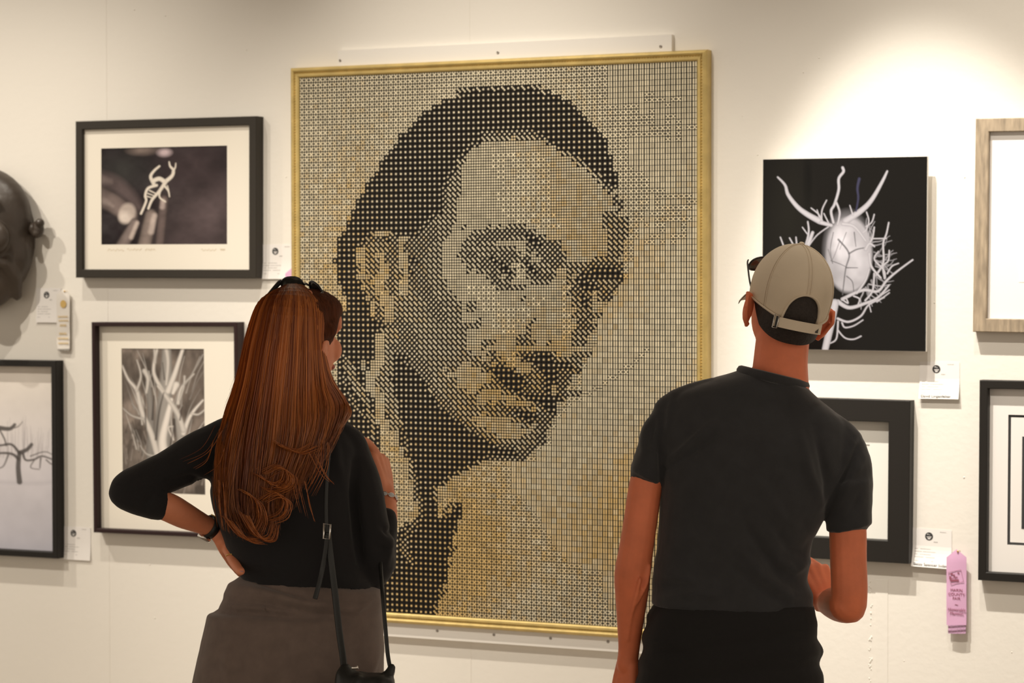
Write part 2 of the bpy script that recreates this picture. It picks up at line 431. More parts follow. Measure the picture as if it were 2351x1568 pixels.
p.stroke([(705, 490), (780, 510)], 60, 30, (.24, .19, .18), 16, .7)
p.stroke([(690, 610), (800, 660), (920, 745)], 150, 118, (.20, .155, .145), 10, 1, round_=.6)
p.stroke([(730, 640), (800, 680)], 40, 20, (.32, .26, .24), 10, .7)
p.blob(902, 730, 58, 68, (.46, .39, .35), .2, .35); p.blob(885, 760, 36, 36, (.60, .53, .48), .6)
p.stroke([(1130, 960), (1160, 640)], 60, 62, (.14, .105, .10), 8, 1, round_=.5)
p.stroke([(1150, 690), (1155, 650)], 34, 30, (.42, .34, .32), 9)
p.stroke([(860, 970), (955, 800)], 92, 66, (.20, .16, .15), 8, 1, round_=.6); p.stroke([(930, 900), (972, 800)], 30, 26, (.5, .42, .38), 8, .8)
p.stroke([(1020, 970), (1070, 745)], 96, 84, (.25, .20, .18), 8, 1, round_=.6); p.stroke([(1070, 860), (1095, 750)], 40, 34, (.55, .46, .42), 10, .8)
p.c *= (1 + p.grain(.5, seed=9))[..., None].clip(.6, 1.5)
B = (.80, .73, .64)
for pts, a, b in (([(1090, 530), (1068, 480), (1092, 440), (1130, 408)], 26, 14), ([(1165, 520), (1215, 480), (1228, 440), (1205, 410), (1198, 380)], 30, 9),
    ([(1222, 450), (1240, 420), (1244, 390)], 14, 7), ([(1085, 510), (1130, 495), (1170, 520)], 30, 30), ([(1165, 530), (1130, 580), (1078, 640), (1052, 700)], 26, 16),
    ([(1110, 540), (1050, 560), (1030, 610), (1036, 650), (1000, 735)], 20, 16), ([(1140, 560), (1130, 620), (1172, 655)], 15, 10), ([(1165, 545), (1192, 580), (1200, 620)], 15, 8),
    ([(1060, 575), (1110, 600)], 10, 7), ([(1048, 595), (1100, 615)], 9, 6), ([(1042, 615), (1090, 630)], 9, 6), ([(1185, 545), (1195, 575)], 9, 6)):
    p.stroke(pts, a, b, B, 3, round_=.25)
p.build(pl, hb[0] - .004, hb[1] - .004, hb[2] + .004, hb[3] + .004, .0285, 'print', PRINT, t)
for nm, x0, x1, y in (('pencil_title', 246, 285, 574), ('pencil_title', 292, 325, 573), ('pencil_title', 333, 357, 573), ('pencil_signature', 462, 497, 574), ('pencil_date', 506, 517, 573)):
    q = [Wp(x0 + (x1 - x0) * k / 16, y + math.sin(k * 1.7 + x0) * (2.2 + math.sin(k * .9)), .0308) for k in range(17)]; sg = MB().tube(q, .0004, 5)
    sg.build(nm, mat('pencil', (.55, .42, .22), .7), t)
# --- bleached tree picture
t, pl, w, h, hb = framed('thin plum-brown framed photograph of bleached bare tree branches, cream mat, behind the woman\'s elbow',
    [(208, 739.5), (544, 739.5), (549, 1237), (215.5, 1223)], .0135, .042, PLUMF, MATB, ((279, 800), (471.5, 1136)), lip=.016)
p = Paint(727, 208, 1235, 1090, 220, (.17, .14, .12))
p.c *= (1 + p.grain(1.3, seed=5))[..., None].clip(.45, 1.8)
for i in range(46):
    x, y = random.uniform(800, 1180), random.uniform(420, 900); l = random.uniform(60, 230); a = (x - 985) / 420 + random.uniform(-.25, .25); v = random.uniform(.3, .7)
    p.stroke([(x, y), (x + l * .4 * math.sin(a), y - l * .5), (x + l * math.sin(a) + random.uniform(-12, 12), y - l)], 13, 4, (v, v * .93, v * .86), 3, .8, round_=.5)
p.blob(1150, 420, 110, 170, (.13, .105, .09), .7, a=.6); p.blob(800, 980, 100, 110, (.09, .08, .07), .9, a=.8); p.blob(770, 400, 60, 90, (.12, .1, .085), .8, a=.7)
for i in range(70):
    x, y = random.uniform(735, 1230), random.uniform(700, 1080); a = random.uniform(-.6, .6); l = random.uniform(30, 110)
    p.stroke([(x, y), (x + l * math.sin(a) * .6, y - l)], 7, 3, (.33, .29, .26) if i % 2 else (.07, .06, .05), 4, .7)
for pts, a, b, v in (([(960, 1090), (975, 700), (1000, 400), (1005, 205)], 120, 50, .34), ([(1060, 1000), (1085, 800), (1060, 600)], 60, 34, .36), ([(900, 900), (905, 600), (890, 420)], 50, 30, .25),
    ([(945, 860), (905, 720), (850, 590), (822, 470), (770, 400), (735, 320)], 40, 11, .66), ([(820, 470), (848, 380), (825, 285)], 18, 8, .58),
    ([(1060, 590), (1000, 500), (940, 400), (925, 330), (950, 205)], 32, 16, .66), ([(1010, 470), (1050, 370), (1080, 280), (1105, 205)], 36, 18, .72), ([(1000, 205), (1012, 300), (1000, 430)], 26, 16, .6),
    ([(1070, 540), (1090, 450), (1165, 365)], 24, 9, .62), ([(1100, 720), (1145, 610), (1218, 520)], 30, 11, .72), ([(1150, 600), (1190, 605), (1235, 570)], 14, 8, .6),
    ([(860, 640), (790, 620), (735, 575)], 16, 7, .5), ([(985, 860), (975, 760), (1005, 620), (1030, 520)], 62, 24, .80), ([(1100, 700), (1065, 600), (990, 490), (950, 440)], 34, 16, .62),
    ([(870, 350), (890, 400), (880, 480)], 30, 14, .6), ([(1110, 380), (1105, 440), (1080, 520)], 14, 10, .55), ([(1060, 430), (1040, 480)], 40, 22, .75), ([(930, 200), (935, 300)], 16, 12, .55),
    ([(940, 860), (880, 850), (840, 800)], 14, 6, .5), ([(1040, 760), (1010, 690), (1040, 680)], 12, 8, .7), ([(1220, 250), (1170, 340), (1110, 430)], 8, 6, .4)):
    p.stroke(pts, a, b, (v, v * .93, v * .86), 5, round_=.4)
for pts, a in (([(935, 760), (955, 600), (985, 480)], 14), ([(1045, 640), (1050, 740)], 16), ([(1005, 880), (1040, 700)], 12), ([(915, 640), (925, 500)], 14), ([(875, 700), (870, 500)], 12), ([(990, 400), (980, 300)], 9), ([(1080, 640), (1095, 560)], 10)):
    p.stroke(pts, a, a * .5, (.06, .05, .045), 4, .8)
p.build(pl, hb[0] - .004, hb[1] - .004, hb[2] + .004, hb[3] + .004, .0145, 'print', PRINT, t)
# --- apple tree in snow
t, pl, w, h, hb = framed('black-framed photograph of a gnarled bare tree in snow, cut off by the left edge',
    [(-320, 822), (130, 828), (130, 1282.5), (-316, 1258)], .020, .040, BLACKF, MATW, lip=.010)
p = Paint(-800, 300, 303, 1445, 300, (.7, .7, .7))
g = ((p.Y - 300) / 1145)
top, mid, bot = np.array((.80, .74, .66)), np.array((.66, .63, .66)), np.array((.52, .51, .57))
q = np.clip(g / .55, 0, 1)[..., None]; r_ = np.clip((g - .55) / .45, 0, 1)[..., None]
p.c = top * (1 - q) + mid * q; p.c = p.c * (1 - r_) + bot * r_
p.c *= (1 + p.grain(.10, seed=2))[..., None]
p.stroke([(-800, 1000), (60, 1030), (300, 1010)], 16, 14, (.50, .48, .52), 14, .6)
for mx in (0, 1):
    F = (lambda x: x) if not mx else (lambda x: -330 - x * 1.1)
    for i in range(90):
        x = random.uniform(-160, 270); y = 880 - abs(random.gauss(0, 40)); hh = random.uniform(60, 260) * (1 - abs(x - 60) / 420)
        p.stroke([(F(x), y), (F(x + random.gauss(0, 8)), y - hh)], 4, 1.5, (.40, .37, .38), 3, .45)
    for pts, a, b in (([(85, 1022), (78, 930), (86, 840)], 32, 24), ([(80, 880), (40, 850), (-40, 850), (-110, 880)], 20, 8), ([(86, 845), (40, 792), (-30, 800), (-100, 790)], 17, 10),
        ([(90, 840), (130, 820), (156, 788)], 26, 20), ([(105, 845), (122, 885), (170, 880), (212, 858), (260, 870), (300, 888)], 14, 8), ([(208, 870), (203, 930)], 9, 6), ([(240, 880), (270, 905), (300, 900)], 8, 5),
        ([(-40, 690), (30, 695), (60, 668)], 30, 18), ([(-30, 700), (0, 760), (10, 800)], 10, 8), ([(60, 688), (84, 676), (104, 650)], 7, 3), ([(170, 885), (150, 930), (200, 940)], 7, 4), ([(-60, 850), (-90, 930)], 9, 5),
        ([(150, 860), (230, 830), (280, 850)], 7, 4), ([(20, 860), (-10, 930), (-60, 945)], 9, 5)):
        p.stroke([(F(x), y) for x, y in pts], a, b, (.085, .075, .072), 4, .92)
p.build(pl, -w / 2 + .017, -h / 2 + .017, w / 2 - .017, h / 2 - .017, .0125, 'print', PRINT, t)
# --- pale root ball on black (frameless face-mounted panel)
c, w, h, ang = rect([(1751.4, 366), (2129.5, 358.5), (2125.5, 808), (1749, 800)], .045); pl = Plane(c, ang)
t = thing('photo_panel', 'frameless glossy black panel with a pale tangled root ball, behind the man\'s cap', 'picture', V((c.x, 0, c.z - h / 2)))
slab(pl, -w / 2 + .03, -h / 2 + .03, w / 2 - .03, h / 2 - .03, 0, .033, 'backing', WHITE, t)
slab(pl, -w / 2, -h / 2, w / 2, h / 2, .033, .0445, 'panel', WHITE, t)
p = Paint(155, 115, 1295, 1472, 330, (.010, .009, .008))
bw = lambda v: (v * .93, v * .91, v)
p.blob(470, 300, 30, 170, (.003, .003, .003), .5); p.blob(330, 500, 120, 300, (.016, .015, .012), .9)
for i in range(26):
    a = random.uniform(-1.0, 1.3); r0 = 150; cx_, cy_ = 800, 860
    x, y = cx_ + 150 * math.cos(a), cy_ + 200 * math.sin(a); q = []
    d = a + random.uniform(-.9, .9)
    for k in range(5):
        q.append((x, y)); x += 38 * math.cos(d); y += 38 * math.sin(d); d += random.uniform(-.6, .35)
    p.stroke(q, 12, 5, bw(random.uniform(.25, .55)), 2.5, round_=.5)
p.blob(765, 800, 160, 265, bw(.48), .06); p.blob(750, 760, 120, 200, bw(.62), .5); p.blob(710, 700, 60, 80, bw(.92), .8)
n_ = p.grain(.55, seed=12); inside = np.clip((1.05 - np.hypot((p.X - 765) / 160, (p.Y - 800) / 265)) * 8, 0, 1)
p.c *= (1 + n_ * inside)[..., None]
for pts, a in (([(690, 690), (765, 790), (742, 900), (722, 1080)], 13), ([(640, 840), (700, 862), (748, 885)], 7), ([(765, 790), (820, 760), (885, 748)], 12), ([(655, 640), (635, 760), (652, 860)], 6), ([(800, 640), (812, 740)], 8),
    ([(745, 890), (825, 890)], 9), ([(750, 950), (790, 990), (800, 1070)], 9), ([(650, 990), (645, 1060)], 9), ([(700, 700), (665, 800), (645, 840)], 5), ([(620, 760), (650, 860)], 5), ([(745, 640), (700, 760)], 5)):
    p.stroke(pts, a, a * .6, bw(.16), 2, .85)
for pts, a, b in (([(260, 243), (312, 300), (335, 370), (400, 455), (470, 510), (560, 560)], 13, 44), ([(716, 183), (722, 212), (690, 260), (690, 340), (662, 440), (638, 490), (655, 570)], 20, 18),
    ([(675, 430), (698, 500), (684, 585)], 15, 14), ([(1024, 213), (988, 290), (920, 410), (850, 485), (740, 560)], 14, 48), ([(606, 412), (575, 480), (572, 550)], 9, 12), ([(498, 466), (550, 510), (575, 555)], 9, 12),
    ([(588, 506), (622, 575)], 9, 10), ([(540, 480), (556, 530)], 8, 10), ([(768, 450), (790, 520)], 8, 12), ([(884, 498), (900, 560), (884, 622), (860, 640)], 10, 10), ([(937, 515), (920, 570), (880, 600)], 10, 9),
    ([(1037, 573), (1022, 650), (1000, 720), (1002, 850), (955, 940)], 11, 16), ([(918, 685), (1022, 684)], 10, 10), ([(938, 605), (922, 690), (870, 760)], 11, 14), ([(475, 563), (482, 640), (455, 745), (430, 760)], 11, 18),
    ([(438, 603), (472, 650)], 9, 9), ([(282, 673), (310, 748)], 10, 12), ([(347, 678), (390, 755)], 10, 12), ([(393, 673), (400, 750)], 10, 12), ([(1042, 768), (1036, 840), (1000, 880), (1012, 965)], 10, 14),
    ([(968, 775), (940, 830), (1005, 905), (1015, 960)], 9, 14), ([(1106, 858), (1060, 880), (1030, 930)], 9, 12), ([(1202, 834), (1100, 912), (1025, 980), (965, 1055), (860, 1048), (720, 1112)], 12, 24),
    ([(1042, 1012), (965, 1100), (880, 1140), (770, 1172), (690, 1130)], 12, 32), ([(1045, 1045), (985, 1085)], 9, 9), ([(1010, 1098), (905, 1150), (850, 1230), (765, 1272), (690, 1250)], 10, 18), ([(1045, 1065), (960, 1130)], 9, 10),
    ([(865, 1258), (800, 1300), (740, 1312), (720, 1280)], 9, 13), ([(692, 1270), (682, 1390), (640, 1425)], 14, 9), ([(690, 1330), (740, 1385), (800, 1395), (852, 1372)], 11, 11), ([(668, 1140), (640, 1300), (604, 1467)], 58, 46),
    ([(640, 1150), (600, 1180)], 24, 12), ([(920, 1200), (905, 1140)], 8, 9), ([(820, 1070), (880, 980), (905, 900)], 16, 12), ([(940, 930), (930, 1050), (880, 1120)], 13, 14), ([(720, 1115), (760, 1140), (745, 1100)], 12, 10),
    ([(800, 1090), (840, 1110), (830, 1150)], 12, 10), ([(905, 790), (920, 880), (985, 960)], 18, 14), ([(880, 760), (905, 720), (940, 740)], 22, 12), ([(510, 640), (480, 720)], 22, 30), ([(620, 600), (540, 660), (480, 740)], 9, 9),
    ([(720, 580), (800, 600), (880, 700)], 26, 14), ([(570, 570), (640, 590)], 30, 24)):
    p.stroke(pts, a, b, bw(.74), 2.2, round_=.42)
p.stroke([(832, 263), (820, 330), (826, 400), (812, 490)], 18, 10, (.06, .06, .12), 4)
p.c *= .60
p.build(pl, -w / 2 + .0005, -h / 2 + .0005, w / 2 - .0005, h / 2 - .0005, .0449, 'print', GLOSSP, t)
# --- weathered wood frame
t, pl, w, h, hb = framed('weathered grey-brown wooden frame round a blank white print, cut off by the right edge',
    [(2238, 274), (2620, 263), (2618, 772), (2235, 759)], .036, .034, GREYW, MATW, lip=.018)
slab(pl, -.10, -.15, .22, .15, .0185, .0192, 'print', PAPER, t)
# --- frame behind the man
t, pl, w, h, hb = framed('black wide-framed picture with pale mat, mostly hidden behind the man\'s right shoulder and arm',
    [(1672, 908), (2089, 920), (2087, 1295.5), (1672, 1270)], .060, .040, BLACKF, MATP, ((1760, 1012), (1995, 1200)), lip=.010)
slab(pl, hb[0] - .002, hb[1] - .002, hb[2] + .002, hb[3] + .002, .0075, .0085, 'print', mat('pale_print', (.70, .69, .64), .6), t)
# --- black frame lower right
t, pl, w, h, hb = framed('black-framed double-matted picture with thin black inner line, below the weathered frame',
    [(2248.4, 871.4), (2600, 881), (2598, 1351), (2245.3, 1332.5)], .0225, .038, BLACKF, MATW, ((2315, 952), (2540, 1262)), lip=.014)
a = hb
slab(pl, a[0] - .004, a[1] - .004, a[2] + .004, a[3] + .004, .0095, .011, 'inner_line', INK, t)
slab(pl, a[0] + .007, a[1] + .007, a[2] - .007, a[3] - .007, .011, .0118, 'inner_mat', MATW, t)
i0 = loc(pl, 2347, 1002, .012); i1 = loc(pl, 2347, 1214, .012)
slab(pl, i0[0], i1[1], a[2] - .045, i0[1], .0118, .0126, 'print', INK, t)

# ------------------------------------------------------------------ dice portrait
CO, RO, DS = 80, 100, .016
PW, PH, PZ = CO * DS, RO * DS, CAM.z - .98354
def cell_px():
    X = np.zeros((RO, CO)); Y = np.zeros((RO, CO))
    for r in range(RO):
        for c_ in range(CO):
            X[r, c_], Y[r, c_] = to_px(V(((c_ + .5) * DS, -.03, PZ + PH - (r + .5) * DS)))
    return X, Y
CX, CY = cell_px()
T = np.full((RO, CO), 5.0)
def inpoly(pts, X=CX, Y=CY):
    ins = np.zeros(X.shape, bool); n = len(pts)
    for i in range(n):
        (x0, y0), (x1, y1) = pts[i], pts[(i + 1) % n]
        if y0 == y1: continue
        cnd = ((y0 > Y) != (y1 > Y)) & (X < (x1 - x0) * (Y - y0) / (y1 - y0) + x0); ins ^= cnd
    return ins
def poly(v, pts): T[inpoly(pts)] = v
def strk(v, pts, w0, w1=None):
    w1 = w0 if w1 is None else w1; p_ = spline(pts, len(pts) * 5) if len(pts) > 2 else np.array(pts, float); k = len(p_)
    for i in range(k):
        T[np.hypot(CX - p_[i][0], CY - p_[i][1]) < (w0 + (w1 - w0) * i / max(1, k - 1)) / 2] = v
# background: sixes on the right, fives on the left
poly(6, [(1391, 100), (1391, 240), (1425, 245), (1490, 262), (1490, 285), (1440, 310), (1440, 345), (1452, 385), (1485, 400), (1490, 480), (1470, 520), (1450, 590), (1440, 640), (1400, 690), (1370, 740), (1330, 900), (1200, 1060), (1165, 1063), (1180, 1130), (1224, 1170), (1250, 1210), (1270, 1250), (1300, 1290), (1378, 1312), (1385, 1370), (1405, 1400), (1440, 1440), (1700, 1500), (1700, 100)])
for i in range(60):
    x, y = random.gauss(1520, 35), random.choice((random.uniform(210, 330), random.uniform(430, 560))); T[np.hypot(CX - x, CY - y) < 9] = 5
for i in range(14): T[np.hypot(CX - random.uniform(1480, 1600), CY - random.uniform(430, 520)) < 9] = 5
strk(5, [(1482, 806), (1440, 845), (1395, 875), (1350, 905)], 14); strk(4, [(1430, 862), (1375, 890)], 9)
# head: face plane first, hair over it
FACE = [(1113, 312), (1215, 309), (1253, 330), (1304, 350), (1353, 383), (1401, 432), (1425, 470), (1446, 510), (1432, 560), (1425, 600), (1428, 640), (1400, 680), (1380, 720), (1372, 760), (1366, 800), (1340, 830), (1325, 880), (1300, 910), (1288, 940), (1272, 980), (1255, 1010), (1235, 1040), (1205, 1058), (1150, 1040), (1090, 1000), (1040, 970), (1000, 930), (960, 880), (905, 850), (880, 760), (850, 700), (820, 640), (815, 580), (850, 530), (960, 530), (1009, 484), (1042, 396), (1068, 355)]
poly(4, FACE)
poly(3, [(1009, 470), (1050, 500), (1035, 530), (1018, 560), (1010, 620), (1028, 655), (1050, 690), (1075, 740), (1078, 790), (1086, 810), (1110, 825), (1060, 842), (1030, 862), (1050, 890), (1090, 920), (1100, 960), (1140, 1010), (1090, 1005), (1040, 972), (1000, 930), (960, 880), (905, 850), (880, 760), (900, 680), (900, 600), (925, 550), (985, 515)])
poly(3, [(1042, 396), (1050, 380), (1062, 360), (1072, 352), (1060, 400), (1055, 440), (1050, 490), (1009, 484)])
poly(3, [(1376, 480), (1446, 500), (1446, 520), (1432, 560), (1424, 596), (1395, 580), (1392, 540)])
poly(5, [(1130, 350), (1240, 350), (1262, 380), (1270, 430), (1262, 480), (1280, 505), (1235, 512), (1165, 505), (1140, 460), (1150, 420), (1132, 390)])
poly(4, [(1165, 360), (1185, 400), (1170, 440), (1160, 400)])
strk(5, [(1090, 650), (1125, 660), (1140, 700), (1165, 720), (1185, 740)], 40, 34)
strk(2, [(975, 535), (955, 570), (950, 610), (965, 650), (990, 690), (1020, 735)], 62, 22)
strk(1, [(945, 598), (942, 622)], 18)
strk(2, [(890, 745), (925, 765), (935, 800), (925, 830), (960, 850)], 60, 30)
poly(1, [(775, 557), (786, 533), (801, 510), (809, 482), (823, 457), (843, 421), (864, 393), (884, 355), (920, 312), (950, 278), (976, 253), (1020, 232), (1055, 217), (1070, 203), (1215, 200), (1260, 207), (1295, 225), (1320, 245), (1345, 270), (1370, 290), (1386, 312), (1392, 335), (1404, 358), (1407, 388), (1416, 402), (1416, 440), (1401, 432), (1378, 404), (1353, 383), (1330, 368), (1304, 350), (1284, 342), (1253, 330), (1238, 317), (1215, 309), (1113, 312), (1088, 335), (1068, 355), (1050, 375), (1042, 396), (1030, 419), (1022, 440), (1024, 457), (1012, 483), (997, 498), (972, 519), (960, 535), (935, 545), (925, 560), (895, 545), (860, 540), (840, 560), (822, 570), (815, 620), (825, 650), (845, 690), (850, 725), (880, 745), (890, 800), (930, 850), (960, 880), (985, 920), (1010, 950), (1040, 970), (1070, 990), (1110, 1010), (1150, 1032), (1200, 1040), (1215, 1060), (1100, 1062), (1060, 1090), (1030, 1120), (1005, 1150), (1008, 1195), (1032, 1195), (1035, 1150), (1055, 1150), (1056, 1185), (1046, 1215), (1035, 1260), (1030, 1300), (1022, 1340), (1010, 1380), (1003, 1410), (660, 1410), (660, 1000), (775, 1000), (775, 640), (768, 600)])
# transition rows along the hair edge
def ramp(pts, v): strk(v, pts, 12)
ramp([(1055, 215), (1070, 207), (1215, 203), (1245, 208)], 3)
ramp([(1050, 378), (1066, 358), (1086, 338), (1112, 318)], 2.0); ramp([(1042, 398), (1028, 424), (1022, 446), (1020, 470)], 2); ramp([(1000, 498), (975, 518)], 2)
ramp([(1113, 307), (1160, 305), (1215, 305), (1240, 314), (1260, 326)], 2); ramp([(1110, 318), (1150, 317), (1230, 318)], 3)
ramp([(1284, 346), (1310, 356), (1340, 378), (1380, 410)], 3); ramp([(1395, 428), (1412, 455), (1425, 475)], 2); ramp([(1060, 365), (1052, 400), (1045, 440), (1030, 470)], 3)
# ear
poly(3, [(848, 532), (893, 530), (920, 550), (935, 600), (935, 660), (918, 720), (885, 740), (868, 720), (850, 680), (828, 650), (818, 610), (820, 580)])
strk(4, [(860, 533), (880, 533), (893, 534)], 10); strk(2, [(905, 545), (870, 552), (845, 556), (832, 566)], 13); strk(1, [(882, 547), (890, 552)], 10)
strk(4, [(836, 570), (828, 590), (834, 620), (840, 640)], 16); strk(4, [(872, 585), (884, 600), (878, 630), (868, 650), (880, 675), (890, 700), (895, 725)], 24, 30)
strk(2, [(895, 590), (900, 620), (898, 645), (902, 670)], 20, 14); strk(4, [(925, 550), (922, 570), (932, 640), (926, 670)], 14, 20); strk(5, [(880, 648), (878, 675)], 12); strk(5, [(922, 648), (920, 668)], 12); strk(2, [(858, 690), (866, 715)], 14)
strk(2, [(905, 560), (908, 590), (905, 600)], 16)
# collar, suit
poly(5, [(700, 640), (768, 600), (778, 655), (800, 700), (785, 715), (700, 730)])
strk(3, [(895, 770), (890, 830), (880, 870), (900, 930), (912, 985)], 44, 26)
strk(4.4, [(876, 775), (868, 825), (850, 872), (868, 915), (875, 955), (888, 1000)], 24, 26)
poly(5, [(876, 985), (905, 985), (925, 1040), (940, 1090), (952, 1130), (962, 1165), (952, 1190), (925, 1208), (890, 1225), (870, 1150), (865, 1050)])
strk(4, [(905, 990), (925, 1050), (940, 1100), (955, 1150), (950, 1180)], 12); strk(3, [(915, 985), (938, 1050), (950, 1110), (962, 1160)], 9)
strk(2, [(925, 985), (947, 1060), (958, 1130), (968, 1170), (940, 1220), (925, 1250), (945, 1285)], 11, 20)
strk(4, [(832, 832), (838, 850)], 14); strk(3, [(800, 835), (815, 880), (845, 930), (855, 1000)], 26, 10); strk(2, [(790, 820), (800, 900), (835, 960)], 12)
strk(5, [(900, 1110), (880, 1180), (900, 1215)], 26); 
# right edge of neck/suit
for yy, a4, b4 in ((1066, 1110, 1122), (1078, 1090, 1100), (1090, 1064, 1078), (1102, 1044, 1066), (1115, 1030, 1042), (1127, 1008, 1046), (1140, 1008, 1040)):
    T[(np.abs(CY - yy) < 7) & (CX > a4 - 6) & (CX < b4 + 6)] = 4
    T[(np.abs(CY - yy) < 7) & (CX > b4 + 6) & (CX < 1165)] = 5
    T[(np.abs(CY - yy) < 7) & (CX > a4 - 18) & (CX < a4 - 6)] = 3
poly(5, [(1011, 1146), (1032, 1146), (1030, 1178), (1012, 1178)]); T[np.hypot(CX - 1038, CY - 1165) < 8] = 3; T[np.hypot(CX - 1025, CY - 1178) < 8] = 3
for x, y in ((1047, 1222), (1038, 1255), (1034, 1295), (1016, 1356), (1014, 1370), (1003, 1400)): T[np.hypot(CX - x, CY - y) < 8] = 3
